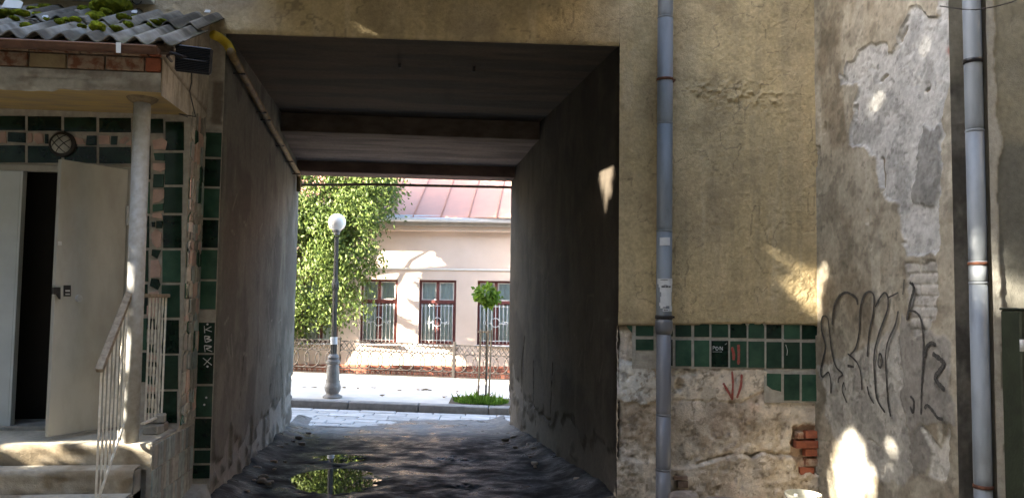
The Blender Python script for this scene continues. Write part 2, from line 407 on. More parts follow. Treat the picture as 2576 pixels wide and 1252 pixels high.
# raised slabs of old render that break off along ragged lines
for poly, dh in [([(1548, 905), (1660, 918), (1660, 1008), (1600, 1014), (1556, 1010)], .014),
                 ([(1690, 925), (1930, 930), (1935, 985), (1880, 1000), (1790, 1008), (1700, 1006)], .012),
                 ([(1700, 1012), (1850, 1012), (1960, 1025), (1955, 1100), (1850, 1165), (1690, 1180)], .007)]:
    hl = hl + dh*blur(inpoly(jx, jy, poly), 1)
lz = .335+.03*np.sin(X*5+1)+.10*(fbm(X*5, X*0, 73, 4)-.5)+.03*edge
ledge = sstep(.012, -.02, Z-lz)          # footing stands proud under a dark crack
crack = np.exp(-((Z-lz-.014)/.010)**2)*sstep(.35, .55, fbm(X*6, X*0, 75, 3))
hl = hl + ledge*(.020+.03*(n1-.5)) - crack*.04
hole = ((px-1710)/9)**2+((py-968)/17)**2 < 1; hl = hl-.06*blur(hole, 1)
for (hx, hy, r) in [(1745, 935, 5), (1842, 1010, 5), (1905, 1012, 4), (1990, 1000, 5), (1580, 952, 4)]:
    hl = hl-.03*blur(((px-hx)**2+(py-hy)**2) < r*r, 1)
brz = inpoly(jx, jy, [(2000, 1072), (2054, 1068), (2056, 1192), (2012, 1192), (1992, 1130)])
hl = hl-.045*blur(brz, 2); Cl = mixc(Cl, [.22, .16, .115], brz.astype(float))
tm = blur(top_m, 1)
H = h*tm + hl*(1-tm)
Cl = mixc(Cl, Cl*.6, sstep(.52, .64, fbm(X*8+1, Z*8, 69, 4))*.7); Cl = mixc(Cl, np.array([.09, .07, .05]), sstep(.67, .74, fbm(X*26, Z*26, 70, 3))*.6)
Cc = mixc(Cl*1.75*(.62+.42*n2+.30*n7)[..., None], np.zeros(3), np.zeros_like(tm))*(1-tm[..., None]) + C*tm[..., None]
# strip of bare mortar bed between stucco and tiles
bed = ((Z > 1.36) & (Z < 1.425)).astype(float)*(1-tm*.0)
Cc = mixc(Cc, [.30, .235, .14], blur(bed, 1)*.85)
# ragged left arris beside the opening
H = H-.012*np.exp(-((X-1.492)/.018)**2)*(Z < 1.5)*(fbm(Z*20, X*0, 71, 3)*2)
FR = gridmesh('facade_wall', np.stack([X, D-H, Z], -1), STUCCO, Cc, BLD)
tag(FR, 'ochre stucco wall with a broken green tile dado and crumbling base')

# tiles of the dado: columns and rows measured on the wall
cols = [(1598, 1643), (1651, 1691), (1698, 1738), (1745, 1783), (1788, 1830), (1835, 1876), (1881, 1921), (1926, 1964), (1970, 2010), (2015, 2053)]
def wall_rect(x0, y0, x1, y1, Y):
    return [onY(x0, y1, Y), onY(x1, y1, Y), onY(x1, y0, Y), onY(x0, y0, Y)]
def rnd_tile(name, x0, y0, x1, y1, m, parent, Y=D, th=.012, bite=0, rise=.006):
    p = wall_rect(x0, y0, x1, y1, Y+.008)
    if bite:                                   # rounded upper corners of cut tiles
        b, l, = p[0], p[3]; u_ = (p[1]-p[0]); v_ = (p[3]-p[0])
        p = [p[0], p[1], p[1]+v_*.75, p[1]+v_*.97-u_*.12, p[0]+v_*1.0+u_*.12, p[0]+v_*.8]
    return prism(name, p, (random.uniform(-.0012, .0012), -(th+rise), random.uniform(-.0012, .0012)), m, parent, .002)
backing = prism('tile_backing', wall_rect(1590, 800, 2055, 926, D-.001), (0, -.004, 0), GROUT, FR)
prism('tile_backing', wall_rect(1922, 926.5, 2055, 1012, D-.001), (0, -.004, 0), GROUT, FR)
for i, (a, b) in enumerate(cols):
    dy = (a-1598)*.021
    rnd_tile('green_tile', a, 804+dy, b, 844+dy, TILE if i not in (1, 5, 7, 9) else TILED, FR, bite=(i in (2, 3, 4, 5, 6)))
    y1 = 918+dy
    if i == 0: y1 = 880
    rnd_tile('green_tile', a, 852+dy, b, y1, TILE if i not in (1, 4) else TILED, FR)
rnd_tile('mortar_patch', 1598, 884, 1643, 904, GROUT, FR)
tl = prism('green_tile', [onY(1563, 803, D+.008), onY(1590, 806, D+.008), onY(1589, 836, D+.008), onY(1580, 826, D+.008)], (0, -.018, 0), TILE, FR, .002)
prism('green_tile', [onY(1927, 938, D+.008), onY(1963, 939, D+.008), onY(1963, 984, D+.008), onY(1940, 978, D+.008), onY(1927, 968, D+.008)], (0, -.018, 0), TILE, FR, .002)
rnd_tile('green_tile', 1970, 940, 2009, 1006, TILE, FR); rnd_tile('green_tile', 2015, 941, 2053, 1008, TILE, FR)
# exposed bricks in the corner
for (a, c, b, d, m_) in [(2019, 1081, 2050, 1100, BRICK), (1998, 1083, 2014, 1099, BRICKP), (1994, 1104, 2050, 1123, BRICK), (2018, 1126, 2053, 1144, BRICK), (2020, 1149, 2054, 1168, BRICKP), (2006, 1172, 2042, 1192, BRICK), (2010, 1196, 2046, 1212, DULLB)]:
    prism('brick', wall_rect(a, c, b, d, D+.05), (0, -.05-random.uniform(-.004, .008), random.uniform(-.003, .003)), m_, FR, .003)
# bricks at the foot of the downpipe
for (a, c, b, d) in [(1702, 1207, 1728, 1224), (1692, 1195, 1727, 1203)]:
    prism('brick', wall_rect(a, c, b, d, D-.02), (0, -.035, 0), DULLB, FR, .003)
# red paint strokes and white scrawl
for pts in [[(1841, 872), (1845, 890), (1845, 905)], [(1857, 866), (1858, 890), (1857, 916)]]:
    ribbon('red_mark', [onY(a, b, D-.0115) for a, b in pts], .022, (0, -1, 0), REDP, FR)
for pts in [[(1818, 962), (1828, 980), (1840, 1000)], [(1840, 932), (1842, 965), (1840, 1005)], [(1864, 940), (1862, 970), (1852, 1000)]]:
    ribbon('red_mark', [onY(a, b, D-.004) for a, b in pts], .018, (0, -1, 0), REDP, FR, .012)
for pts in [[(1793, 870), (1793, 880)], [(1793, 870), (1799, 872), (1793, 875)], [(1803, 871), (1807, 876), (1803, 880), (1800, 876), (1803, 871)], [(1811, 880), (1811, 871), (1817, 880), (1817, 871)], [(1823, 866), (1828, 863)], [(1792, 884), (1816, 884)], [(1976, 866), (1980, 880), (1979, 893)], [(1966, 848), (1975, 856)]]:
    ribbon('white_scratch', [onY(a, b, D-.0115) for a, b in pts], .0032, (0, -1, 0), WSPRAY, FR)

# --- wall over the opening (and behind the porch roof)
xs = np.arange(-4.6, 1.4925, .014); zs = np.arange(3.60, 4.75, .012)
X, Z = np.meshgrid(xs, zs, indexing='ij')
lower = np.interp(X, [-4.6, -1.6, 1.49], [3.58, 3.585, 3.635]); Zw = lower+(Z-3.60)*(4.75-lower)/1.15
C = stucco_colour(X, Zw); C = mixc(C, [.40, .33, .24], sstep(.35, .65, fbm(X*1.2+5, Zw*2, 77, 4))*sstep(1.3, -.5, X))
h = .02+.009*fbm(X*24, Zw*30, 2, 4) + .010*fbm(X*60, Zw*70, 12, 2)*fbm(X*3, Zw*3, 8, 2)+ .012*fbm(X*50, Zw*55, 12, 2)*sstep(-1.0, -1.6, X) - .018*np.exp(-((Zw-lower)/.02)**2)
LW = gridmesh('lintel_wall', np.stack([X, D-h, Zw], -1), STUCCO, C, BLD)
# --- narrow jamb between porch and opening with its strip of tiles
xs = np.arange(-1.78, XL+.001, .01); zs = np.arange(-.1, 3.60, .012)
X, Z = np.meshgrid(xs, zs, indexing='ij')
C = np.ones(X.shape+(3,))*np.array([.36, .33, .28])*(.8+.4*fbm(X*9, Z*5, 81, 4))[..., None]
dk = blur(((np.abs(X+1.63-.03*(fbm(Z*9, Z*0, 83, 3)-.5)) < .04) & (Z > 2.88) & (Z < 3.22)), 1); C = mixc(C, [.15, .12, .09], dk*.85)
h = .006*fbm(X*20, Z*12, 85, 4)-.014*np.exp(-((X-XL)/.015)**2)-dk*.012+.004
JW = gridmesh('jamb_wall', np.stack([X, D-h, Z], -1), RELIEF, C, BLD)
prism('tile_backing', [(-1.715, D-.006, .18), (XL-.004, D-.006, .18), (XL-.004, D-.006, 2.85), (-1.715, D-.006, 2.85)], (0, -.006, 0), GROUT, JW)
seams = [332, 398, 472, 551, 626, 704.7, 780, 808, 889, 967, 1049, 1128, 1165, 1203]
for i in range(len(seams)-1):
    a, b = seams[i], seams[i+1]
    if i == 6: continue
    o = onY(530, (a+b)/2, D)[2]
    z1 = onY(530, a+2.5, D)[2]; z0 = onY(530, b-2.5, D)[2]
    x0 = -1.702+.01*((i*7) % 3)/3; x1 = XL-.007
    if z0 < 0.2: z0 = .2
    prism('green_tile', [(x0, D, z0), (x1, D, z0), (x1, D, z1), (x0, D, z1)], (random.uniform(-.001, .001), -.019, random.uniform(-.001, .001)), TILE if i in (0, 2, 4, 5, 7, 9, 11) else TILED, JW, .002)
# the painted letters K B R X on those tiles
def lett(strokes, cx, cy, w, hh):
    for s in strokes:
        ribbon('painted_letter', [onY(cx+(a-.5)*w, cy+(b-.5)*hh, D-.019) for a, b in s], .0088, (0, -1, 0), WSPRAY, JW)
lett([[(.15, 0), (.2, 1)], [(.95, .1), (.25, .55)], [(.25, .5), (1, .8)]], 522, 828, 22, 18)
lett([[(.1, .05), (.2, 1)], [(.1, .05), (.75, .2), (.3, .5)], [(.3, .5), (.95, .65), (.25, 1)]], 523, 852, 20, 17)
lett([[(.1, .05), (.2, 1)], [(.1, .05), (.9, .2), (.3, .55)], [(.3, .55), (1, .95)]], 523, 876, 22, 17)
lett([[(0, .05), (1, 1)], [(.9, 0), (.1, 1)]], 522, 908, 22, 19)
for (a, b) in [(522, 815), (522, 921), (519, 999), (514, 1017)]:
    p = onY(a, b, D-.021); prism('paint_dot', [p+np.array([.008*math.cos(t), 0, .008*math.sin(t)]) for t in np.linspace(0, 6.28, 9)[:-1]], (0, -.0015, 0), WSPRAY, JW)

# --- passage side walls
def passage_wall(side):
    ys = np.concatenate([np.arange(D, D+1, .014), np.arange(D+1, YF+.001, .022)]); zs = np.arange(-.55, 3.72, .02)
    Yg, Z = np.meshgrid(ys, zs, indexing='ij')
    Xw = xl(Yg) if side < 0 else xr(Yg)
    pxx, pyy = proj(np.stack([Xw, Yg, Z], -1))
    s0 = 100 if side < 0 else 140
    n1 = fbm(Yg*2, Z*2, s0, 5); n2 = fbm(Yg*12, Z*12, s0+3, 4); n3 = fbm(Yg*4, Z*.8, s0+5, 4)
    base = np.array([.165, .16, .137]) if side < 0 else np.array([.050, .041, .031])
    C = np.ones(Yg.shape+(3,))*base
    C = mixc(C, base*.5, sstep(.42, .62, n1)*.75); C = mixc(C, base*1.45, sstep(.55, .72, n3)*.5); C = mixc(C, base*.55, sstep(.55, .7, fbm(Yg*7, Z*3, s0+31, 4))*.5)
    hgt = Z-floor_z(Yg)
    damp = sstep(.9, .1, hgt+.5*(n1-.5)); C = mixc(C, [.12, .105, .095], damp*(.55 if side < 0 else .35))
    h = .012*(n1-.5)+.004*(n2-.5)
    # plaster fallen off along the foot and near the street corner
    lim = .42+.35*sstep(9.0, 10.6, Yg)+.5*(fbm(Yg*3, Z*3, s0+9, 4)-.5)
    fall = blur((hgt < lim) & (fbm(Yg*5, Z*5, s0+11, 3) > .40), 1)
    h = h-.022*fall; C = mixc(C, [.10, .09, .08] if side > 0 else [.30, .28, .26], fall*.6)
    # cracks: thin wandering grooves
    for (y0, z0, y1, z1, w) in ([(8.6, .45, 9.6, .95, .012), (9.5, .95, 9.9, .35, .014), (7.2, 1.3, 7.0, .6, .006), (8.0, .25, 9.4, .35, .012)] if side < 0 else [(9.75, 1.15, 9.95, .75, .016), (9.95, .75, 9.9, .15, .02), (8.3, .25, 9.8, .30, .014), (9.2, .8, 9.15, .1, .012), (8.2, .9, 8.3, .2, .008)]):
        t = np.clip(((Yg-y0)*(y1-y0)+(Z-z0)*(z1-z0))/((y1-y0)**2+(z1-z0)**2), 0, 1)
        dd = np.hypot(Yg-(y0+t*(y1-y0))+.10*(n1-.5), Z-(z0+t*(z1-z0))+.12*(n2-.5))
        g = np.exp(-(dd/w)**2); h = h-.04*g
    # worn arrises at both ends
    for ye in (D, YF):
        dd = np.abs(Yg-ye); h = h-(.02+.05*(hgt < .7)*(ye == YF))*np.exp(-(dd/.05)**2)*(.6+fbm(Z*7, Z*0, s0+21, 3))
    # scratches
    for k in range(26):
        y0 = random.uniform(6.2, 9.5); z0 = random.uniform(.9, 2.3); an = random.uniform(-1.2, 1.2); ln = random.uniform(.05, .25)
        t = np.clip(((Yg-y0)*math.cos(an)+(Z-z0)*math.sin(an)), 0, ln)
        dd = np.hypot(Yg-(y0+t*math.cos(an)), Z-(z0+t*math.sin(an))); C = mixc(C, base*1.7, np.exp(-(dd/.009)**2)*.7)
    C = C*(.85+.3*n2)[..., None]
    sgn = 1 if side < 0 else -1
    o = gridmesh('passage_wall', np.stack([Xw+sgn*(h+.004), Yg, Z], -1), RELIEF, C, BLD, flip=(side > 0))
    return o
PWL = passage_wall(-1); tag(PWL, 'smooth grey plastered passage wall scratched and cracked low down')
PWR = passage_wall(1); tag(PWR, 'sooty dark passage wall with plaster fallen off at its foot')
# --- ceilings and beams of the passage
def slab(name, y0, y1, z0, z1, th, m):
    P = [(xl(y0)-.1, y0, z0), (xr(y0)+.1, y0, z0), (xr(y1)+.1, y1, z1), (xl(y1)-.1, y1, z1)]
    return prism(name, P, (0, 0, th), m, BLD)
def ceil_grid(name, y0, y1, z0, z1, m, cols_, seed):
    ys = np.arange(y0, y1+.001, .03); xs = np.linspace(0, 1, 110)
    U, Yg = np.meshgrid(xs, ys, indexing='ij'); Xg = xl(Yg)-.05+U*(xr(Yg)-xl(Yg)+.1)
    Zg = z0+(z1-z0)*(Yg-y0)/(y1-y0)+.012*(fbm(Xg*2, Yg*5, seed, 4)-.5)*sstep(D, D+.3, Yg)+(np.interp(Xg, [-1.6, 1.49], [3.588, 3.640])-3.60)*np.clip(1-(Yg-D)/2.5, 0, 1)
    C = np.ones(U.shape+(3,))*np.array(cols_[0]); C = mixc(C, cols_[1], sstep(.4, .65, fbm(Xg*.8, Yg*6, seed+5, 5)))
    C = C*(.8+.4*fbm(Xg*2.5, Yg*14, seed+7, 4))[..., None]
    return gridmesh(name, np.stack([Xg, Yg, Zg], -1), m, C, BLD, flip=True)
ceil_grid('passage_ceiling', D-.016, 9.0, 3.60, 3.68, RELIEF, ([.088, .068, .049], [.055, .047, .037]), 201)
box('ceiling_beam', (-2.1, 9.0, 3.47), (1.7, 9.25, 3.9), CEIL, BLD, .01)
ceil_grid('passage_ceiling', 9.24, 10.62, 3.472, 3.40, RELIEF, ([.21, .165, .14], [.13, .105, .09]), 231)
box('street_lintel', (-2.1, 10.6, 3.255), (1.7, 10.98, 3.9), PINKC, BLD, .012)
for (x, y) in [(-.3, 6.7), (.35, 6.72)]: box('ceiling_hook', (x, y, 3.59), (x+.022, y+.02, 3.64), IRON, BLD)
# masses behind the plaster skins (masonry), upper storey, roof
def mass(name, poly, z0, z1, m=PLAST): return prism(name, [(a, b, z0) for a, b in poly], (0, 0, z1-z0), m, BLD)
mass('masonry', [(-18, D+.06), (XL-.06, D+.06), (XLF-.06, YF-.03), (-18, YF+1.5)], -.6, 3.9)
mass('masonry', [(XR+.06, D+.09), (14, D+.09), (14, YF-1.1), (XRF+.06, YF-.03)], -.6, 3.9)
mass('masonry', [(-18, D+.07), (14, D+.07), (14, YF-1.1), (XRF, YF-.04), (XLF, YF-.04), (-18, YF+1.5)], 3.902, 5.55)
mass('roof', [(-18.5, D-.75), (14.5, D-.75), (14.5, YF-.9), (-18.5, YF+1.7)], 5.552, 5.70, HROOF)
box('wall_skirt', (-18, D+.02, -.3), (-4.55, D+.058, 5.54), PLAST, BLD)
box('wall_skirt', (-4.549, D+.021, 4.7), (3.16, D+.059, 5.53), PLAST, BLD)
# balcony over the opening (its underside shades the wall top)
BAL = box('balcony_slab', (-1.45, D-1.4, 4.14), (1.28, D-.03, 4.36), CONC, BLD, .01)
for k in range(12): box('balcony_baluster', (-1.42+k*.243, D-1.38, 4.36), (-1.40+k*.243, D-1.36, 5.2), IRON, BAL)
box('balcony_rail', (-1.44, D-1.39, 5.2), (1.27, D-1.35, 5.24), IRON, BAL)
# white window ledge above the porch roof
WF = box('window_frame', (-3.4, D-.05, 3.82), (-2.12, D-.015, 4.6), WHITE, BLD, .006)
box('window_ledge', (-3.5, D-.13, 3.775), (-2.10, D-.012, 3.815), WHITE, WF, .005)
box('window_pane', (-3.32, D-.054, 3.90), (-2.20, D-.051, 4.55), BLACK, WF)

# ================================================================== PEELING SIDE WALL AT THE RIGHT
XW = 3.152; YW = 4.34
SW = thing('side_wall', 'tall side wall with peeling grey plaster, bare patches and black graffiti', 'wall', (XW, 5.1, 0))
ys = np.arange(YW, D+.03, .008); zs = np.arange(-.05, 4.75, .009)
Yg, Z = np.meshgrid(ys, zs, indexing='ij')
px, py = proj(np.stack([np.full_like(Yg, XW), Yg, Z], -1))
n1 = fbm(Yg*3, Z*3, 301, 5); n2 = fbm(Yg*16, Z*16, 303, 4); n3 = fbm(Yg*6, Z*1.2, 305, 4)
jx = px+(fbm(Yg*9, Z*9, 307, 4)-.5)*30; jy = py+(fbm(Yg*9, Z*9, 309, 4)-.5)*30
def c1(pts, oy=0.0): return [(1980.6+a*.5103, oy+b*.5103) for a, b in pts]
A1 = c1([(600, 45), (570, 110), (545, 215), (500, 265), (490, 200), (440, 195), (380, 235), (335, 265), (280, 320), (258, 375), (265, 420), (340, 400), (345, 480), (310, 600), (305, 715), (380, 720), (440, 800), (465, 960), (540, 1000), (560, 1130), (590, 1260), (745, 1260), (760, 1000), (760, 600), (805, 420), (830, 0), (750, -10), (750, 80), (690, 70), (640, 40)])
B1 = c1([(670, 610), (700, 640), (745, 610), (745, 940), (725, 1005), (660, 1020), (600, 1005), (620, 870), (645, 690)])
BR1 = c1([(585, 95), (745, 90), (742, 240), (720, 420), (640, 465), (600, 370), (600, 200)], 613.2)
C1_ = c1([(560, 340), (600, 390), (640, 470), (710, 430), (800, 480), (815, 900), (700, 890), (650, 880), (600, 930), (570, 800), (565, 560)], 613.2)
C2_ = c1([(600, 930), (660, 880), (690, 900), (705, 1050), (680, 1120), (630, 1160), (600, 1010)], 613.2)
L2_ = c1([(665, 890), (720, 950), (750, 1010), (780, 905), (792, 950), (785, 1165), (690, 1140), (705, 1010)], 613.2)
G3_ = c1([(160, 600), (260, 560), (560, 420), (575, 600), (570, 800), (610, 1000), (620, 1130), (570, 1195), (380, 1130), (220, 940)], 613.2)
PL = np.array([.36, .325, .255])
C = np.ones(Yg.shape+(3,))*PL
C = mixc(C, [.25, .215, .16], sstep(.45, .65, n1)); C = mixc(C, [.45, .42, .35], sstep(.52, .72, n3)*.7)
mA = blur(inpoly(jx, jy, A1), 1); mB = blur(inpoly(jx, jy, B1), 1); mBR = blur(inpoly(jx, jy, BR1), 1)
mC = blur(inpoly(jx, jy, C1_), 1); mC2 = blur(inpoly(jx, jy, C2_), 1); mL = blur(inpoly(jx, jy, L2_), 1); mG = blur(inpoly(jx, jy, G3_), 2)
C = mixc(C, [.44, .425, .385], mG*.85)
C = mixc(C, np.array([.47, .47, .455]), mA*sstep(.2, .5, n2+.25)); C = mixc(C, [.44, .42, .38], mBR)
C = mixc(C, [.25, .25, .24], mB); C = mixc(C, [.265, .25, .225], mC*.9); C = mixc(C, [.22, .205, .18], mC2*.9); C = mixc(C, [.46, .44, .39], mL)
pits = (fbm(Yg*30, Z*30, 321, 3) < .36)
h = .010*(n1-.5)+.004*(n2-.5)
h = h-.014*mA-.004*mG*(fbm(Yg*20, Z*20, 323, 3) > .5) - .004*mA*pits - .006*mBR + .010*mB + .006*mC+.004*mC2-.010*mL*0
h = h-.012*mL
# raised curling lip round the bare patch, deep shadow cracks
edgeA = np.clip(mA*(1-mA)*4, 0, 1); h = h+.010*edgeA*(fbm(Yg*5, Z*5, 325, 3) > .48)
bricks_w = mBR                                                     # whitewashed bricks show as courses
cz = np.abs(((Z+.004*n2)/.072) % 1-.5); off = np.floor(Z/.072) % 2
cy_ = np.abs((Yg/.24+off*.5) % 1-.5); joint = ((cz > .44) | (cy_ > .47)).astype(float)
low_br = blur((jx < 2075+.35*np.clip(py-1080, 0, 120)) & (py > 1085) & (py < 1225), 1)*(.5+.5*(n1 > .45))
h = h-.012*blur(joint, 1)*np.clip(mBR+low_br*.8, 0, 1)
for (a, b, c_, d_) in [(2275, 70, 2258, 105), (2155, 265, 2150, 300), (2212, 205, 2225, 190), (2330, 225, 2322, 230), (2076, 310, 2072, 335), (2215, 400, 2218, 480), (2060, 370, 2052, 420), (2180, 530, 2182, 560), (2185, 1105, 2215, 1125)]:
    t = np.clip(((px-a)*(c_-a)+(py-b)*(d_-b))/((c_-a)**2+(d_-b)**2), 0, 1)
    dd = np.hypot(px-(a+t*(c_-a))+8*(n2-.5), py-(b+t*(d_-b))); h = h-.03*np.exp(-(dd/2.6)**2)
# ragged line where the side wall meets the facade, worn outer corner
h = h+.02*np.exp(-((Yg-D)/.05)**2)-.03*np.exp(-((Yg-D+.012)/.008)**2)*(fbm(Z*4, Z*0, 331, 3) > .45)
red = np.exp(-(((px-2385)/8)**2+((py-128)/10)**2)); C = mixc(C, [.30, .12, .09], np.clip(red*1.2, 0, .8))
h = h*sstep(YW, YW+.03, Yg)
n9 = fbm(Yg*38, Z*38, 341, 3); n10 = fbm(Yg*7+3, Z*7, 343, 4)
C = mixc(C, C*.62, sstep(.52, .66, n10)*.7); C = mixc(C, np.array([.10, .09, .075]), (sstep(.66, .74, fbm(Yg*24, Z*24, 345, 3)))*.38)
h = h+.006*(n10-.5)*sstep(YW, YW+.03, Yg)+.004*(n9-.5)*sstep(YW, YW+.03, Yg)
C = C*(.66+.40*n2+.26*n9)[..., None]
WSH = gridmesh('plaster_surface', np.stack([XW-h, Yg, Z], -1), RELIEF, C, SW, flip=True)
box('masonry_core', (XW+.03, YW+.04, -.2), (XW+1.0, D+.08, 5.0), PLAST, SW)
# the face that turns the corner, behind the downpipe
xs = np.arange(XW-.0015, 3.75, .012); X, Z = np.meshgrid(xs, zs, indexing='ij')
n1 = fbm(X*5, Z*3, 351, 5); n2 = fbm(X*14, Z*14, 353, 4)
C = np.ones(X.shape+(3,))*np.array([.20, .19, .165]); C = mixc(C, [.095, .09, .08], sstep(.4, .6, n1)); C = mixc(C, [.26, .245, .20], sstep(2.9, 3.05, Z+.3*(n1-.5)))
C = C*(.8+.4*n2)[..., None]
h = .012*(n1-.5)+.01*(n2-.5); h = h*sstep(XW, XW+.03, X)
gridmesh('corner_face', np.stack([X, YW-h, Z], -1), RELIEF, C, SW)
# graffiti strokes
def g2(pts): return [(1980.6+a*.5103, 613.2+b*.5103) for a, b in pts]
strokes = [([(222, 735), (222, 680), (210, 632), (180, 655), (172, 620), (185, 560), (195, 500), (175, 420), (180, 360), (205, 365), (215, 430), (225, 520), (245, 600), (280, 640), (262, 660), (258, 685)], .014),
           ([(228, 400), (238, 310), (262, 260), (300, 240), (345, 265), (355, 300)], .02),
           ([(318, 545), (345, 510), (362, 430), (365, 330), (385, 255), (415, 235), (435, 260), (430, 350), (412, 430), (402, 555)], .013),
           ([(442, 310), (465, 265), (490, 240), (505, 270), (500, 330), (460, 440), (437, 540), (438, 640), (450, 760), (490, 830)], .014),
           ([(505, 265), (555, 240)], .02), ([(555, 330), (540, 400), (505, 480), (492, 560), (498, 680), (505, 780), (518, 850)], .013),
           ([(462, 540), (456, 590), (468, 608), (476, 580), (470, 545), (462, 540)], .014),
           ([(305, 540), (330, 560), (355, 590), (370, 640), (376, 720)], .013), ([(305, 600), (335, 605)], .03),
           ([(285, 680), (278, 720), (292, 760), (300, 780)], .010), ([(285, 680), (296, 720)], .01), ([(402, 700), (412, 745), (435, 785)], .012),
           ([(585, 175), (578, 250)], .01), ([(622, 190), (632, 225), (615, 290), (597, 375)], .02), ([(612, 190), (632, 205)], .035),
           ([(612, 330), (640, 335), (665, 365), (678, 440), (680, 560), (672, 700), (668, 840)], .015),
           ([(685, 560), (695, 510), (720, 487), (742, 500)], .022), ([(725, 540), (760, 565), (780, 590), (760, 625), (740, 650), (748, 680), (785, 720)], .028),
           ([(685, 810), (700, 795), (725, 820), (750, 855), (775, 862)], .02), ([(615, 750), (632, 775), (628, 830), (615, 800)], .016)]
for pts, w in strokes:
    P = [onX(a, b, XW) for a, b in g2(pts)]
    ribbon('graffiti_stroke', P, w*1.08, (-1, 0, 0), GRAFF, WSH, .012)

# next wall to the right, its ragged plaster edge and the green post
PW = thing('boundary_wall', 'mottled grey wall with a ragged pale plaster edge behind the rear downpipe', 'wall', (4.3, 4.0, 0))
Yp = 4.06; x0 = onY(2489, 600, Yp)[0]
xs = np.arange(x0, 5.2, .010); X, Z = np.meshgrid(xs, zs, indexing='ij')
n1 = fbm(X*3, Z*3, 371, 5); n2 = fbm(X*14, Z*14, 373, 4)
C = np.ones(X.shape+(3,))*np.array([.25, .235, .18]); C = mixc(C, [.15, .15, .13], sstep(2.55, 2.45, Z+.12*(n1-.5))); C = mixc(C, [.27, .26, .22], sstep(.5, .7, n1)*.6)
lip = blur(X < x0+.055+.05*(fbm(Z*5, Z*0, 375, 4)-.5)+.05*np.exp(-((Z-2.55)/.12)**2), 1); C = mixc(C, [.37, .36, .32], lip)
h = .010*(n1-.5)+.006*(n2-.5)+.014*lip; C = C*(.84+.32*n2)[..., None]
gridmesh('wall_face', np.stack([X, Yp-h, Z], -1), RELIEF, C, PW)
box('wall_core', (3.46, Yp+.021, -.1), (6.5, 5.4, 5.0), PLAST, PW)
box('wall_return', (x0+.006, Yp+.02, -.1), (3.459, Yp+.10, 5.0), PLAST, PW)
gp0 = onY(2551, 780, 3.7)
GP = thing('gate_post', 'dark green painted gate post against the mottled grey wall', 'post', (gp0[0]+.06, 3.7, 0))
box('post', (gp0[0], 3.66, 0), (gp0[0]+.12, 3.80, gp0[2]), GREENP, GP, .008)
box('post_cap', (gp0[0]-.004, 3.656, gp0[2]), (gp0[0]+.124, 3.804, gp0[2]+.012), GREENP, GP, .004)
hz = onY(2568, 868, 3.64)
tubeo('gate_hinge', [(hz[0], 3.63, hz[2]-.03), (hz[0], 3.63, hz[2]+.03)], .012, STEELP, GP)

# ================================================================== PORCH
XS = -1.70                       # right side of the porch block
YD, YC = 5.60, 5.00              # door wall, canopy front
PO = thing('porch', 'tiled entrance porch with brick-fronted canopy, steps and open metal door', 'porch', (-2.6, 5.3, 0))
# door wall with its opening
dwx0, dwx1, dz1 = -2.80, -2.095, 2.435
for lo_, hi_ in [((-4.4, YD, .5), (-3.55, 5.97, 2.86)), ((-3.55, YD, 2.47), (-2.06, 5.66, 2.86)), ((-2.06, YD, .5), (XS, 5.97, 2.86))]:
    box('door_wall', lo_, hi_, GROUT, PO)
box('porch_interior', (-3.54, 5.90, .5), (-2.07, 5.96, 2.47), DARK, PO)  # back sheet painted dark as the unlit space behind the door
box('threshold', (-3.54, 5.57, .655), (-2.07, 5.89, .70), CONC, PO, .006)
box('door_frame', (-3.5, 5.585, 2.43), (-2.062, 5.64, 2.475), DOORM, PO, .004)
box('door_frame', (-2.10, 5.583, .68), (-2.063, 5.642, 2.43), DOORM, PO, .004)
fl = box('door', (-3.45, 5.592, .69), (-2.80, 5.632, 2.43), DOORL, PO, .005)
box('door_stop', (-2.80, 5.589, .69), (-2.785, 5.645, 2.43), DOORL, fl, .002)
# open leaf
hx, hy = -2.10, 5.58; fx, fy = -2.375, 5.20
dv = np.array([fx-hx, fy-hy, 0]); dw = np.linalg.norm(dv); ang = math.atan2(dv[1], dv[0])
DR = bpy.data.objects.new('door', box_mesh(dw, .035, 1.76, DOORM, .004)); link(DR, ((hx+fx)/2, (hy+fy)/2, 1.575), PO); DR.rotation_euler = (0, 0, ang)
tag(DR, 'dull grey sheet metal door leaf standing open')
nrm = np.array([-dv[1], dv[0], 0])/dw; nrm = nrm if nrm[1] < 0 else -nrm
def on_door(px_, py_):
    d = ray(px_, py_); p0 = np.array([hx, hy, 0])+nrm*.019; t = ((p0-EYEP)@nrm)/(d@nrm); return EYEP+d*t
def door_bit(name, pts, th, m):
    V = [on_door(a, b) for a, b in pts]; o = prism(name, V, nrm*th, m); 
    w = wloc(o); o.parent = DR; R = Matrix.Rotation(-ang, 3, 'Z'); o.location = R @ (w-wloc(DR)); o.rotation_euler = (0, 0, -ang); return o
door_bit('lock_plate', [(160, 745), (177, 745), (177, 717), (160, 717)], .006, IRON)
door_bit('lock_slot', [(163, 733), (174, 733), (174, 729), (163, 729)], .008, STEELP)
door_bit('lock_slot', [(163, 741), (174, 741), (174, 738), (163, 738)], .008, STEELP)
door_bit('door_knob', [(196+7.5*math.cos(t), 750+9*math.sin(t)) for t in np.linspace(0, 6.28, 13)[:-1]], .02, STEELP)
door_bit('door_hinge', [(316, 566), (322, 566), (322, 518), (316, 518)], .012, STEELP)
door_bit('latch', [(130, 740), (140, 740), (148, 752), (148, 722), (130, 722)], .02, IRON)
door_bit('spy_patch', [(146, 617), (155, 617), (155, 607), (146, 607)], .002, STEELP)
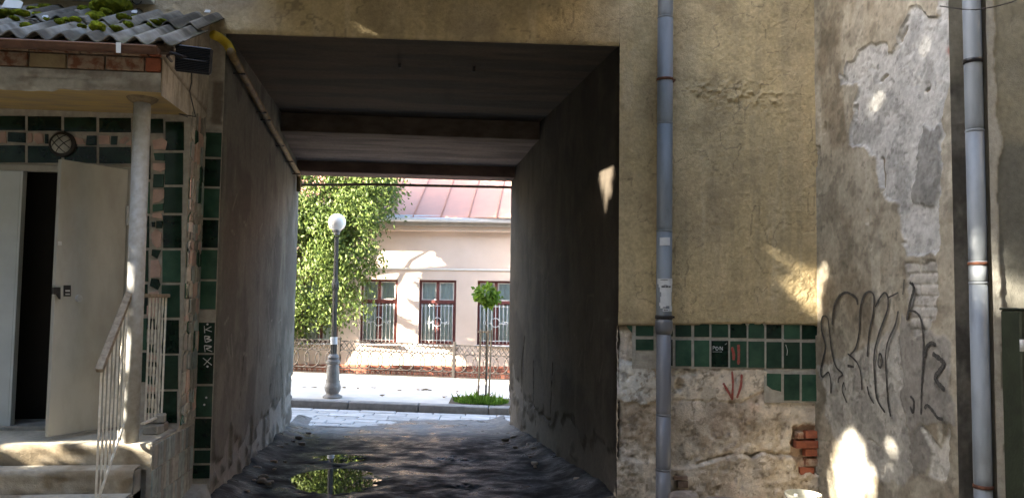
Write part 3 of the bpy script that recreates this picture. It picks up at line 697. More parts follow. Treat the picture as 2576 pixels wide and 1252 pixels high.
# tiles of the door wall
def dtile(x0, y0, x1, y1, m): return rnd_tile('green_tile', x0, y0, x1, y1, m, PO, YD, .010, rise=.004)
for k, (a, b) in enumerate([(-30, 65), (72, 156), (163, 244), (251, 331), (338, 412), (417, 466)]):
    dy = a*.02
    if k < 5: dtile(a, 293+dy, b, 329+dy, TILED)
    if k < 4: dtile(a, 367+dy*.7, b, 410+dy*.3, TILED)
for poly, m_ in [([(-20, 334), (16, 332), (18, 360), (-20, 360)], PINK), ([(22, 333), (66, 335), (66, 360), (21, 357)], TILED), ([(72, 335), (82, 336), (83, 357), (70, 362)], PINK), ([(88, 338), (100, 335), (110, 338), (111, 360), (95, 363), (86, 352)], PINK), ([(115, 338), (123, 338), (123, 362), (115, 362)], TILED), ([(184, 345), (210, 350), (216, 364), (186, 364)], PINK), ([(220, 342), (244, 342), (244, 366), (218, 366)], TILED), ([(249, 342), (276, 342), (277, 363), (250, 363)], PINK), ([(281, 343), (297, 343), (295, 365), (280, 365)], TILED), ([(302, 353), (318, 343), (327, 348), (312, 362), (303, 362)], PINK), ([(318, 362), (331, 352), (331, 366), (318, 366)], PINK)]:
    prism('mosaic_piece', [onY(a, b, YD+.003) for a, b in poly[::-1]], (0, -.014, 0), m_, PO, .002)
ts = [(307, 379), (385, 465), (471, 536), (542, 624), (630, 710), (716, 798), (804, 888), (893, 978), (983, 1063)]
for i, (a, b) in enumerate(ts):
    sh = -(a-300)*.022
    dtile(417+sh, a, 464+sh*1.15, b, TILED if i in (0, 3, 6, 8) else TILE)
for i, (a, b) in enumerate([(368, 452), (458, 537), (543, 623), (630, 708), (715, 790), (800, 880), (886, 960)]):
    dtile(352-(a-370)*.02, a, 380-(a-370)*.02, b, TILED if i % 2 == 0 else TILE)
def q1(pts): return [(a*.3571, b*.3571) for a, b in pts]
def q2(pts): return [(a*.3571, 383.3+b*.3571) for a, b in pts]
pcs = [(q1([(1075, 990), (1150, 975), (1180, 1000), (1170, 1055), (1085, 1055)]), PINK), (q1([(1085, 1080), (1165, 1080), (1160, 1135), (1095, 1130)]), TILE), (q1([(1080, 1150), (1165, 1150), (1165, 1195), (1130, 1215), (1080, 1195)]), PINK),
       (q2([(1085, 155), (1158, 155), (1155, 248), (1080, 248)]), TILE), (q2([(1082, 262), (1160, 262), (1158, 320), (1120, 352), (1078, 357)]), PINK), (q2([(1078, 370), (1155, 360), (1152, 410), (1078, 420)]), TILE), (q2([(1078, 430), (1140, 428), (1150, 470), (1076, 458)]), PINK),
       (q2([(1073, 490), (1095, 490), (1095, 525), (1073, 525)]), TILED), (q2([(1103, 483), (1148, 483), (1145, 535), (1103, 535)]), TILED), (q2([(1100, 540), (1143, 565), (1138, 655), (1110, 675), (1075, 640), (1068, 575)]), PINK), (q2([(1075, 683), (1138, 687), (1110, 748), (1070, 725)]), TILED),
       (q2([(1065, 760), (1120, 758), (1138, 820), (1130, 880), (1060, 883)]), PINK), (q2([(1068, 888), (1120, 892), (1133, 930), (1115, 968), (1058, 940)]), TILED), (q2([(1055, 985), (1115, 975), (1128, 1010), (1120, 1060), (1055, 1060)]), PINK)]
yy = 768
k = 0
while yy < 1050:
    hh = random.choice([18, 26, 32]); pcs.append(([(371, yy), (394-random.random()*3, yy+2), (396-random.random()*5, yy+hh-4), (370, yy+hh-5)], [PINK, TILED, PALE, TILE][k % 4])); yy += hh; k += 1
for poly, m_ in pcs: prism('mosaic_piece', [onY(a, b, YD+.003) for a, b in poly[::-1]], (0, -.014, 0), m_, PO, .002)
# right side of the porch block: crazy paving of broken tiles above, upright grey tiles below
box('side_skin', (XS, YD+.003, .67), (XS+.004, D-.02, 2.86), GROUT, PO)
zz = .70
while zz < 2.80:
    yy = YD+.012; hh = random.uniform(.06, .16)
    while yy < D-.045:
        w = min(random.uniform(.05, .13), D-.03-yy)
        c = [(XS+.001, yy+random.uniform(0, .012), zz+random.uniform(-.02, .02)), (XS+.001, yy+w-.01-random.uniform(0, .012), zz+random.uniform(-.02, .02)), (XS+.001, yy+w-.008-random.uniform(0, .02), zz+hh-.012+random.uniform(-.025, .015)), (XS+.001, yy+w*.5, zz+hh+random.uniform(-.01, .015)), (XS+.001, yy+random.uniform(0, .02), zz+hh-.012+random.uniform(-.02, .01))]
        m_ = random.choice([PALE, PALE, PINK, GREYT, TILE, PALE])
        prism('mosaic_piece', c, (.012, 0, 0), m_, PO, .002); yy += w
    zz += hh
# landing and steps
XST = XS-.012
steps = [(5.10, .672), (4.955, .540), (4.81, .400), (4.66, .265), (4.51, .13)]
for i, (y, z) in enumerate(steps):
    yb = 5.62 if i == 0 else steps[i-1][0]-.002
    xs = np.linspace(-4.4, XST-(.0 if i == 0 else .05), 190); prof = [(yb, z), (y+.05, z), (y+.03, z-.002), (y+.012, z-.008), (y+.003, z-.02), (y, z-.04)]+[(y+.004, z-.04-.02*k) for k in range(1, 6)]+[(y+.006, z-.165)]
    yb_ = np.array([p[0] for p in prof]); zb_ = np.array([p[1] for p in prof])
    Xg = np.repeat(xs[:, None], len(prof), 1); Yg = np.repeat(yb_[None], len(xs), 0); Zg = np.repeat(zb_[None], len(xs), 0)
    nn = fbm(Xg*9+i*3, Zg*20+Yg*20, 401+i, 4); chip = sstep(.55, .75, fbm(Xg*5+i, Zg*9, 411+i, 3))
    Yg = Yg+(.02*(nn-.5)+.018*chip*(i > 0))*np.array([0, .5, 1, 1, 1, 1]+[1]*5+[1]); Zg = Zg-.012*chip*np.array([0, .3, .8, 1, 1, .5]+[0]*6)
    C = np.ones(Xg.shape+(3,))*np.array([.40, .35, .27]); C = mixc(C, [.22, .18, .125], sstep(.42, .62, fbm(Xg*3, Zg*6+i, 421+i, 4))); C = mixc(C, [.47, .44, .37], (np.arange(len(prof)) < 3)[None, :]*np.ones(Xg.shape)*.8); C = mixc(C, [.25, .19, .12], chip*.8*(i > 0))
    gridmesh('step', np.stack([Xg, Yg, Zg], -1), RELIEF, C*(.85+.3*nn)[..., None], PO)
box('landing_core', (-4.4, 5.13, .0), (XS-.03, 5.99, .64), CONC, PO)
for i, (y, z) in enumerate(steps[1:]): box('step_core', (-4.4, y+.05, 0), (XST-.055, 5.2-.001*i, z-.022), CONC, PO)
box('landing_side', (XS-.03, 5.105, -.05), (XS-.002, 5.99, .664), GROUT, PO)
zz = .0
rowh = [.16, .17, .17, .155]; 
for r_, hh in enumerate(rowh):
    yy = 5.11
    while yy < 5.95:
        w = random.uniform(.035, .07)
        if yy+w > 5.97: break
        sk = random.uniform(-.006, .006)
        prism('side_tile', [(XS-.003, yy+.003+sk, zz+.004), (XS-.003, yy+w-.003+sk, zz+.004), (XS-.003, yy+w-.003, zz+hh-.004), (XS-.003, yy+.003, zz+hh-.004)], (.010, 0, 0), random.choice([GREYT, GREYT, PALE, CONC]), PO, .002); yy += w
    zz += hh
# sloping concrete foot beside the passage
part('plinth_foot', [(-1.70, 5.35, -.05), (-1.52, 5.45, -.05), (-1.53, D+.02, -.05), (-1.70, D+.02, -.05), (-1.70, 5.40, .14), (-1.61, 5.5, .13), (-1.60, D+.01, .205), (-1.70, D+.01, .21)], [[3, 2, 1, 0], [4, 5, 6, 7], [0, 1, 5, 4], [1, 2, 6, 5], [2, 3, 7, 6], [3, 0, 4, 7]], CONC, PO)
# canopy: slab, bricks, side wall
box('canopy_slab', (-4.4, YC+.004, 2.862), (XS-.004, 5.99, 2.96), SOFFIT, PO)
xs = np.arange(-4.4, XS+.001, .012); zs = np.linspace(2.845, 2.985, 15); X, Z = np.meshgrid(xs, zs, indexing='ij')
n1 = fbm(X*5, Z*9, 431, 5); C = np.ones(X.shape+(3,))*np.array([.46, .45, .41]); C = mixc(C, [.30, .275, .24], sstep(.45, .65, n1)); C = C*(.8+.4*fbm(X*18, Z*12, 433, 3))[..., None]
crk = np.exp(-((Z-(2.93+.02*(fbm(X*4, X*0, 435, 3)-.5)))/.003)**2)*sstep(-1.9, -2.2, X)
Zq = Z+np.where(Z < 2.86, -.02*(fbm(X*6, X*0, 437, 3)-.5)+.02*sstep(-2.35, -2.3, X), 0)
gridmesh('canopy_beam', np.stack([X, YC-.008+.014*(n1-.5)+.012*crk+.012*np.exp(-((Z-2.845)/.012)**2), Zq], -1), RELIEF, C, PO)
bz0 = 2.990
seq = [(.095, [-4.4, -3.2, -2.93, -2.49, -2.268, -2.040, -1.80, XS-.002]), (.09, [-4.4, -3.0, -2.72, -2.49, -2.19, -1.95, -1.78, XS-.002])]
for r_, (hh, bx) in enumerate(seq):
    for i in range(len(bx)-1):
        m_ = BRICKP if i < len(bx)-2 else BRICK
        if r_ == 0 and i == 3: m_ = mat('yellow_brick', (.34, .27, .15), .92, .15, 12, .5, 70, col2=(.26, .19, .11))
        if r_ == 1 and i == 4: m_ = BRICKP
        p = random.uniform(0, .012)
        box('brick', (bx[i]+.006, YC-.008-p, bz0+.005), (bx[i+1]-.006, YC+.06, bz0+hh-.005), m_, PO, .004)
    bz0 += hh
box('brick_backing', (-4.4, YC+.01, 2.961), (XS-.006, YC+.12, 3.17), MORTAR, PO)
# canopy side: one triangular plastered cheek
ys = np.arange(YC, D+.005, .012); us = np.linspace(0, 1, 70); Yg, U = np.meshgrid(ys, us, indexing='ij')
roofz = 3.115+(Yg-4.78)*.4776
Zg = 2.845+U*(roofz-.035-2.845); n1 = fbm(Yg*3, Zg*3, 441, 5); n2 = fbm(Yg*14, Zg*3, 443, 4)
C = np.ones(Yg.shape+(3,))*np.array([.52, .465, .385]); C = mixc(C, [.32, .275, .22], sstep(.52, .68, n2)*.8); C = mixc(C, [.30, .24, .19], sstep(.5, .62, n1)*sstep(5.5, 5.2, Yg)); 
chk = blur(np.abs(Zg-(3.10-.13*(Yg-YC)+.03*(n1-.5))) < .012, 1); C = mixc(C, [.2, .16, .12], chk*.7)
rag = -.018*np.exp(-((Yg-D)/.03)**2)+.0
gridmesh('canopy_cheek', np.stack([XS+.010*(n1-.5)-.012*chk+.004+rag*0, Yg, Zg], -1), RELIEF, C*(.86+.28*n1)[..., None], PO)
box('cheek_core', (XS-.2, YC+.13, 2.962), (XS-.012, 5.99, 3.18), MORTAR, PO)
# corrugated roof in two overlapping courses
def corrug(y0, y1, z0, z1, x0, x1, ph, lab):
    xs = np.arange(x0, x1+.001, .0075); ys = np.linspace(y0, y1, 26); X, Yg = np.meshgrid(xs, ys, indexing='ij')
    w = .024*np.sin(2*math.pi*(X-ph)/.142); n = fbm(X*4, Yg*4, 451, 4)
    Zg = z0+(z1-z0)*(Yg-y0)/(y1-y0)+w+.006*(n-.5)
    ex = (np.abs(X-x1) < .04)*.008*(fbm(Yg*14, X*0, 455, 3)-.5)
    Ye = Yg+(Yg < y0+.03)*.02*(fbm(X*9, X*0, 457, 3)-.5)
    C = np.ones(X.shape+(3,))*np.array([.235, .22, .19]); C = mixc(C, [.10, .092, .078], sstep(.40, .58, n)); C = mixc(C, [.34, .34, .32], sstep(.55, .75, fbm(X*2, Yg*6, 459, 4))*.7)
    C = mixc(C, [.09, .08, .055], sstep(.0, -.022, w)*sstep(.35, .6, fbm(X*3, Yg*5, 465, 4))*.8); C = mixc(C, [.16, .17, .10], sstep(.55, .7, fbm(X*7, Yg*7, 461, 4))*.5*sstep(.0, -.02, w))
    C = C*(.82+.36*fbm(X*30, Yg*30, 463, 3))[..., None]
    P = np.stack([X+ex, Ye, Zg], -1)
    o = gridmesh('corrugated_sheet', P, RELIEF, C, PO)
    s = o.modifiers.new('thick', 'SOLIDIFY'); s.thickness = .009; s.offset = -1
    return o
RX1 = -1.555
corrug(4.78, 5.45, 3.125, 3.445, -4.4, RX1, .02, 0)
corrug(5.34, 5.975, 3.418, 3.722, -4.4, RX1-.03, .02, 1)
def roof_z(x, y):
    base = 3.125+(y-4.78)*.4776 if y < 5.34 else 3.418+(y-5.34)*.4787
    return base+.025*math.sin(2*math.pi*(x-.02)/.142)
box('eaves_batten', (-4.4, 4.90, 3.095), (-1.62, 4.96, 3.145), mat('old_timber', (.12, .085, .06), .9, .3, 30), PO)
box('verge_batten', (-1.60, 4.92, 3.13), (-1.57, 4.96, 3.165), IRON, PO)
# gutter: half-round with rolled lip
gz, gy, gr = 3.084, 4.79, .038
xs = np.linspace(-4.4, -1.655, 60); th = np.linspace(math.pi*.98, math.pi*2.02, 14)
X, T = np.meshgrid(xs, th, indexing='ij'); sag = .010*np.sin((X+4.4)*1.1)
P = np.stack([X, gy+gr*np.cos(T), gz+gr*np.sin(T)-sag*.3], -1)
GU = gridmesh('gutter', P, GUTB, None, PO, flip=True); md = GU.modifiers.new('thick', 'SOLIDIFY'); md.thickness = .003
tubeo('gutter_lip', [(-4.4, gy-gr, gz), (-1.655, gy-gr, gz)], .006, mat('brown_lip', (.25, .15, .11), .5, .1), GU)
V, Fc = lathe([(gr-.001, 0), (gr-.001, .004)], (0, 0, 0), 20); V = [(-1.655+v[2], gy+v[0], gz+min(v[1], 0.0)) for v in V]; part('gutter_end', V, Fc, GUTB, GU)
bp = onY(298, 118, 4.74); prism('gutter_bracket', [(bp[0]-.012, 4.744, gz-.055), (bp[0]+.014, 4.744, gz-.055), (bp[0]+.012, 4.744, gz+.008), (bp[0]-.016, 4.744, gz+.008)], (0, -.004, 0), WHITE, GU)
# column
cx_, cy_c = -1.868, 5.165
CO = tubeo('column', [(cx_+.012, cy_c, .668), (cx_+.006, cy_c, 1.7), (cx_, cy_c, 2.85)], .052, STEELP, PO, 28); tag(CO, 'round grey painted steel column')
V, Fc = lathe([(.05, 0), (.10, .0), (.085, .02), (.055, .04), (.05, .04)], (cx_, cy_c, 2.815), 24); V = [(v[0], v[1], 5.655-v[2]+.02) if False else (v[0], v[1], v[2]+.012) for v in V]; part('column_collar', [(v[0], v[1], 2.827+(2.867-v[2])) for v in V], [f[::-1] for f in Fc], mat('stained_collar', (.26, .2, .12), .9, .2, 30), CO)

# ------------------------------------------------------------------ railings
SR = thing('stair_railing', 'short cream metal stair railing sloping down from the grey column', 'railing', (-1.88, 4.95, .5))
rx = -1.885
prism('handrail', [(rx-.02, 5.125, 1.615), (rx-.02, 5.125, 1.575), (rx-.02, 4.735, 1.145), (rx-.02, 4.72, 1.165), (rx-.02, 4.735, 1.19)], (.04, 0, 0), WOODR, SR)
tubeo('bottom_bar', [(rx, 5.14, .80), (rx, 4.74, .35)], .009, RAILM, SR, 6)
n = 7
for k in range(n):
    t = k/(n-1); y = 4.755+t*.345; zt = 1.165+(y-4.735)*1.10; zb = .365+(y-4.755)*1.125
    if k == 0: zb = .26
    # twisted flat bar: a thin strip turned about its axis
    V = []; Fc = []; S = 26
    for i in range(S+1):
        f_ = i/S; a_ = (f_*math.pi*2.5+k) if k % 2 else .4
        z = zb+(zt-zb)*f_; c_, s_ = math.cos(a_), math.sin(a_)
        for (u_, v_) in ((-.0062, -.0025), (.0062, -.0025), (.0062, .0025), (-.0062, .0025)): V.append((rx+u_*c_-v_*s_, y+u_*s_+v_*c_, z))
    for i in range(S):
        for q in range(4): Fc.append([i*4+q, i*4+(q+1) % 4, (i+1)*4+(q+1) % 4, (i+1)*4+q])
    Fc += [[3, 2, 1, 0], [S*4, S*4+1, S*4+2, S*4+3]]
    part('baluster', V, Fc, RAILM, SR)
BA = thing('landing_balustrade', 'short cream balustrade of twisted bars between the column and the tiled wall', 'railing', (-1.83, 5.4, .75))
rx = -1.80
box('top_rail', (rx-.02, 5.20, 1.575), (rx+.02, 5.585, 1.60), WOODR, BA, .004)
box('bottom_rail', (rx-.012, 5.20, .765), (rx+.012, 5.585, .78), RAILM, BA, .003)
for k in range(6):
    y = 5.25+k*.062; V = []; Fc = []; S = 24
    for i in range(S+1):
        f_ = i/S; a_ = f_*math.pi*4+k if k not in (0, 5) else .3; z = .78+(1.575-.78)*f_; c_, s_ = math.cos(a_), math.sin(a_)
        for (u_, v_) in ((-.0062, -.0025), (.0062, -.0025), (.0062, .0025), (-.0062, .0025)): V.append((rx+u_*c_-v_*s_, y+u_*s_+v_*c_, z))
    for i in range(S):
        for q in range(4): Fc.append([i*4+q, i*4+(q+1) % 4, (i+1)*4+(q+1) % 4, (i+1)*4+q])
    Fc += [[3, 2, 1, 0], [S*4, S*4+1, S*4+2, S*4+3]]
    part('baluster', V, Fc, RAILM, BA)
# broken masonry under the balustrade
for i, (a, b, s_) in enumerate([(5.42, .672, .05), (5.52, .672, .045), (5.48, .735, .04)]):
    o = box('loose_brick', (rx-.055, a-s_, b), (rx+.05, a+s_, b+.06), [CONC, STONE, PALE][i], None, .008, (0, 0, .1*i-.1))
    tag(o, ['grey concrete lump on the landing beneath the balustrade', 'brown stone lump against the tiled wall under the balustrade', 'pale broken block on top of the two lumps under the balustrade'][i], 'rubble', 'masonry lumps under the balustrade')

# ------------------------------------------------------------------ lamps, pipes and wires on the building
fc = onY(486, 150, 4.86)
FL = thing('floodlight', 'black finned floodlight fixed to the canopy corner above the column', 'floodlight', tuple(fc))
rot = Euler((math.radians(8), math.radians(3.5), math.radians(4)), 'XYZ')
def flpart(name, lo, hi, m, bev=.004):
    lo = Vector(lo); hi = Vector(hi); s = hi-lo; o = bpy.data.objects.new(name, box_mesh(s.x, s.y, s.z, m, bev)); c = (lo+hi)/2
    link(o, Vector(fc)+rot.to_matrix() @ c, FL); o.rotation_euler = rot; return o
flpart('housing', (-.108, 0, -.082), (.108, .035, .082), BLACK, .012)
for k in range(15): flpart('cooling_fin', (-.098, -.016, -.072+k*.0102), (.098, .002, -.069+k*.0102), BLACK, 0)
flpart('glass_front', (-.098, .035, -.072), (.098, .039, .072), mat('floodlight_glass', (.5, .5, .45), .1, .02), 0)
tubeo('bracket', [(fc[0]-.03, 4.83, fc[2]), (fc[0]-.11, 4.80, fc[2]+.02), (fc[0]-.16, 4.88, fc[2]+.02), (fc[0]-.17, 4.99, fc[2]+.02)], .009, BLACK, FL, 8)
tubeo('cable', [(fc[0]-.10, 4.83, fc[2]+.01), (fc[0]-.04, 4.82, fc[2]-.01), (fc[0]+.05, 4.82, fc[2]-.02), (fc[0]+.085, 4.835, fc[2]-.02)], .004, IRON, FL, 6)
p0 = onY(482, 184, 4.88); p1 = onY(477, 230, 4.95); p2 = onX(472, 295, XS+.02)
tag(tubeo('lamp_cable', [p0, (p0+p1)/2+np.array([.006, 0, 0]), p1, p1+np.array([-.012, .18, -.12]), (XS+.022, 5.3, 2.80), p2], .004, IRON, None, 6), 'thin dark cable hanging from the black floodlight along the canopy cheek', 'cable')
lc = onY(152, 361, YD-.05)
BL = thing('bulkhead_lamp', 'round caged bulkhead lamp on the dark tiles above the door', 'lamp', tuple(lc))
def ylathe(prof, seg=28):
    V, Fc = lathe(prof, (0, 0, 0), seg); return [(lc[0]+v[0], lc[1]+.05-v[2], lc[2]+v[1]) for v in V], Fc
V, Fc = ylathe([(.088, 0), (.088, .025), (.08, .035), (.062, .04)]); part('base', V, Fc, IRON, BL, True)
V, Fc = ylathe([(.066, .03), (.066, .04), (.055, .058), (.03, .068), (.004, .071)]); part('glass_dome', V, Fc, mat('dusty_glass', (.42, .42, .37), .35, .1, 20), BL, True)
for s_ in (-1, 1):
    for o_ in (-.022, .022):
        pts = []
        for t in np.linspace(-.062, .062, 9):
            a_ = (t*.707-s_*o_*.707, t*.707*s_+o_*.707); r2 = a_[0]**2+a_[1]**2; pts.append((lc[0]+a_[0], lc[1]+.05-.045-.035*max(0, 1-r2/.0045), lc[2]+a_[1]))
        tubeo('cage_wire', pts, .003, IRON, BL, 5)

# gas pipe along the left passage wall
GA = thing('gas_pipe', 'yellow gas pipe running along the top of the left passage wall', 'pipe', (-1.5, 6.0, 3.4))
def onLW(px_, py_, off=.06):
    d = ray(px_, py_); a_ = (XLF-XL)/(YF-D); # x = XL+a(y-D)+off
    t = (XL-a_*D+off)/(d[0]-a_*d[1]); return EYEP+d*t
g0 = onLW(592, 152); g1 = onLW(752, 440)
e0 = onY(537, 88, 5.78); e1 = onY(553, 95, 5.86); e2 = onY(572, 112, 5.97)
tubeo('painted_elbow', [e0, e1, e2, onLW(582, 132, .06)], .034, YELL, GA, 16)
tubeo('pipe_run', [onLW(580, 130, .06), g0, (g0+g1)/2+np.array([0, 0, -.01]), g1], .030, YELD, GA, 14)
tubeo('pipe_drop', [g1+np.array([0, -.02, .03]), g1+np.array([0, .01, -.05]), g1+np.array([.0, .02, -.22])], .030, YELD, GA, 12)
for f_ in (.05, .30, .36, .6, .78, .95):
    p = g0+(g1-g0)*f_; box('pipe_bracket', (p[0]-.07, p[1]-.010, p[2]-.040), (p[0]+.040, p[1]+.010, p[2]-.028), IRON, GA)
q0 = onY(757, 466, 10.93); q1_ = onY(1280, 471, 10.93)
tag(tubeo('cross_pipe', [q0+np.array([-.12, 0, 0]), (q0+q1_)/2+np.array([-.5, 0, .012]), q1_+np.array([.12, 0, 0])], .019, YELD, None, 10), 'thin brown pipe spanning the street end of the passage below the lintel', 'pipe')

def downpipe(name, label, px_top, px_bot, Y, r, joints, clamps, m, splitv=None, m2=None):
    pt = onY(px_top, 0, Y); pb = onY(px_bot, 1252, Y); dirv = (pt-pb)/(pt[2]-pb[2])
    at = lambda z: pb+dirv*(z-pb[2])
    T = thing(name, label, 'downpipe', (pb[0], Y, 0))
    zs_ = lambda v: onY((px_top*(1252-v)+px_bot*v)/1252, v, Y)[2]
    zj = [0.0]+sorted(zs_(v) for v in joints)+[5.5]
    for a, b in zip(zj[:-1], zj[1:]):
        mm = m2 if (splitv and b <= zs_(splitv)+.001) else m
        rr = r*.93 if mm is m2 and m2 else r
        tubeo('pipe_section', [at(a+.001), at(a+.02), at(a+.025), at(a+.03), at(a+.04), at(b-.001)], [rr*.97, rr*.97, rr*.985, rr, rr, rr], mm, T, 28)
        if a > .01: tubeo('joint_ring', [at(a-.008), at(a-.004), at(a+.004), at(a+.008)], [rr, rr*1.045, rr*1.045, rr], mm, T, 28)
    for v, mm, w in clamps:
        z = zs_(v); tubeo('pipe_clamp', [at(z-w), at(z-w*.9), at(z+w*.9), at(z+w)], [r*1.02, r*1.1, r*1.1, r*1.02], mm, T, 28)
        c_ = at(z); box('clamp_arm', (c_[0]+r*.6, Y-.01, z-.008), (c_[0]+r*1.35, Y+.12, z+.008), mm, T)
    return T, at, zs_
DP, at1, zs1 = downpipe('downpipe', 'grey round downpipe with torn paper stickers in front of the ochre wall', 1674, 1668, 5.87, .0615, [46, 311, 581, 800, 1042, 1180], [(201, RUST, .010), (797, IRON, .014)], GALV, 800, PVC)
z = zs1(820); tubeo('swan_socket', [at1(z-.06), at1(z-.02), at1(z+.03), at1(z+.06)], [.060, .068, .068, .062], PVC, DP, 28)
def sticker(name, poly, m, off, parent):
    """sheet wrapped on the round pipe"""
    V = []; Fc = []; cx0 = at1(1.6)
    pts = poly; n_ = len(pts); ring = []
    for s_ in (0, .0012):
        for (a, b) in pts:
            zz_ = onY(a, b, 5.81)[2]; c_ = at1(zz_); x_ = onY(a, b, 5.815)[0]; dx = max(-.058, min(.058, x_-c_[0])); R_ = .0622+off+s_
            V.append((c_[0]+dx, c_[1]-math.sqrt(max(0, R_**2-dx**2)), zz_))
    Fc = [list(range(n_, 2*n_)), list(range(n_))[::-1]]+[[i, (i+1) % n_, n_+(i+1) % n_, n_+i] for i in range(n_)]
    return part(name, V, Fc, m, parent)
def strips(poly_x, y0, y1, m, off, parent, name='sticker', n_=7):
    """rows of a sheet split in narrow facets so that it follows the curve"""
    for_x = np.linspace(poly_x[0], poly_x[1], n_+1); V = []; Fc = []
    for s_ in (0, .001):
        for b in (y0, y1):
            for a in for_x:
                zz_ = onY(a, b, 5.81)[2]; c_ = at1(zz_); x_ = onY(a, b, 5.815)[0]; dx = max(-.0595, min(.0595, x_-c_[0])); R_ = .0625+off+s_
                V.append((c_[0]+dx, c_[1]-math.sqrt(max(0, R_**2-dx**2)), zz_))
    k = n_+1
    for i in range(n_): Fc += [[2*k+i, 3*k+i, 3*k+i+1, 2*k+i+1], [i, i+1, k+i+1, k+i]]
    for i in range(n_): Fc += [[i, 2*k+i, 2*k+i+1, i+1], [k+i, k+i+1, 3*k+i+1, 3*k+i]]
    Fc += [[0, k, 3*k, 2*k], [k-1, 3*k-1, 4*k-1, 2*k-1]]
    return part(name, V, Fc, m, parent)
strips((1661, 1685), 597, 617, PAPER, .001, DP)
rows = [(700, 714, 1657, 1694), (714, 722, 1659, 1693), (722, 734, 1661, 1692), (734, 746, 1664, 1690), (746, 760, 1662, 1690), (760, 769, 1660, 1690), (769, 775, 1662, 1675), (769, 783, 1684, 1693)]
for a, b, c_, d_ in rows: strips((c_, d_), a, b, PAPER, .001, DP)
strips((1667, 1683), 776, 783, PAPER, .002, DP)
for (a, b, c_, d_) in [(1662, 1679, 702.5, 704), (1664, 1672, 718.5, 722.5), (1673, 1680, 718.5, 722.5), (1681, 1687, 719, 722.5), (1669, 1677, 716, 717), (1667, 1677, 772, 774), (1669, 1671, 778, 781), (1672, 1680, 779, 780.5)]:
    strips((a, b), c_, d_, INK, .0035, DP, 'printed_text', 3)
DP2, at2, zs2 = downpipe('downpipe', 'rear blue-grey downpipe with black clamp beside the peeling side wall', 2444, 2474, 4.10, .048, [330, 660, 712, 1225], [(155, BLACK, .014), (663, RUST, .009), (1222, RUST, .010)], GALV)
pt = onY(2470, 0, 4.22); pb = onY(2486, 1252, 4.22)
tag(tubeo('conduit', [pb+np.array([0, 0, -.45]), pt+np.array([0, 0, 1])], .016, STEELP, None, 10), 'thin grey conduit running up behind the rear blue-grey downpipe', 'pipe')
wp = [onY(2365, 16, 4.25), onY(2420, 24, 3.95), onY(2455, 25, 3.95), onY(2500, 18, 3.95), onY(2545, 6, 3.98), onY(2580, -10, 4.0)]
tag(tubeo('sagging_wire', wp, .004, IRON, None, 6), 'thin sagging wire crossing in front of the rear blue-grey downpipe', 'wire')
wq = [onY(328, -6, 5.93), onY(334, 6, 5.9), onY(343, 12, 5.88), onY(352, 10, 5.88), onY(360, -4, 5.93)]
tag(tubeo('wire_loop', wq, .005, IRON, None, 6), 'loose wire loop hanging on the wall above the corrugated roof', 'wire')

# ------------------------------------------------------------------ moss and scraps on the porch roof
def moss(px_, py_, w, hgt, name='moss_cushion', m=MOSS, label='small green moss cushion growing in the grooves of the corrugated roof', group='moss cushions on the porch roof', sy=1.0):
    lo_, hi_ = 4.79, 5.96                          # find the roof point under the pixel
    best = None
    for y in np.linspace(lo_, hi_, 160):
        p = onY(px_, py_, y); dz = abs(p[2]-(roof_z(p[0], y)))
        if best is None or dz < best[0]: best = (dz, p)
    p = best[1]; s_ = 1.2*w*p[1]/F/2; hh = 1.1*hgt*p[1]/F
    bm = bmesh.new(); bmesh.ops.create_icosphere(bm, subdivisions=4, radius=1)
    sd = random.random()*50
    co = np.array([v.co[:] for v in bm.verts]); 
    n_ = fbm(co[:, 0]*2.2+sd, co[:, 1]*2.2+co[:, 2]*1.3, 501, 4)-.5; n2_ = fbm(co[:, 0]*9+sd, co[:, 1]*9+co[:, 2]*7, 503, 3)-.5
    rr = 1+.75*n_+.35*n2_
    co = co*rr[:, None]*np.array([s_, s_*sy, hh])
    me = bpy.data.meshes.new(name); bm.to_mesh(me); bm.free(); me.vertices.foreach_set('co', co.astype(np.float32).ravel()); me.materials.append(m)
    me.polygons.foreach_set('use_smooth', np.ones(len(me.polygons), bool)); me.update()
    z0 = roof_z(p[0], p[1]); 
    o = link(bpy.data.objects.new(name, me), (p[0], p[1], z0+hh*.45)); tag(o, label, 'moss', group); return o
moss(276, 28, 66, 26, label='biggest domed moss cushion on the porch roof', group=None, sy=1.2)
moss(252, 37, 42, 20, label='second largest moss cushion, leaning on the biggest one', group=None)
for (a, b, w, hh) in [(117, 27, 28, 10), (243, 50, 34, 12), (268, 36, 24, 10), (98, 42, 22, 6), (117, 52, 14, 5), (148, 60, 20, 8), (170, 55, 22, 6), (190, 53, 24, 6), (52, 37, 30, 7), (22, 40, 36, 8), (6, 46, 26, 8), (68, 70, 22, 7), (245, 75, 32, 12), (292, 80, 26, 9), (310, 48, 28, 7), (322, 66, 20, 8), (393, 60, 26, 6), (408, 55, 18, 4), (212, 30, 24, 9), (86, 28, 26, 6), (60, 66, 16, 5), (206, 68, 18, 4), (340, 44, 16, 4), (228, 44, 18, 8), (36, 50, 20, 5), (375, 63, 12, 4), (150, 48, 14, 5)]:
    moss(a, b, w, hh)
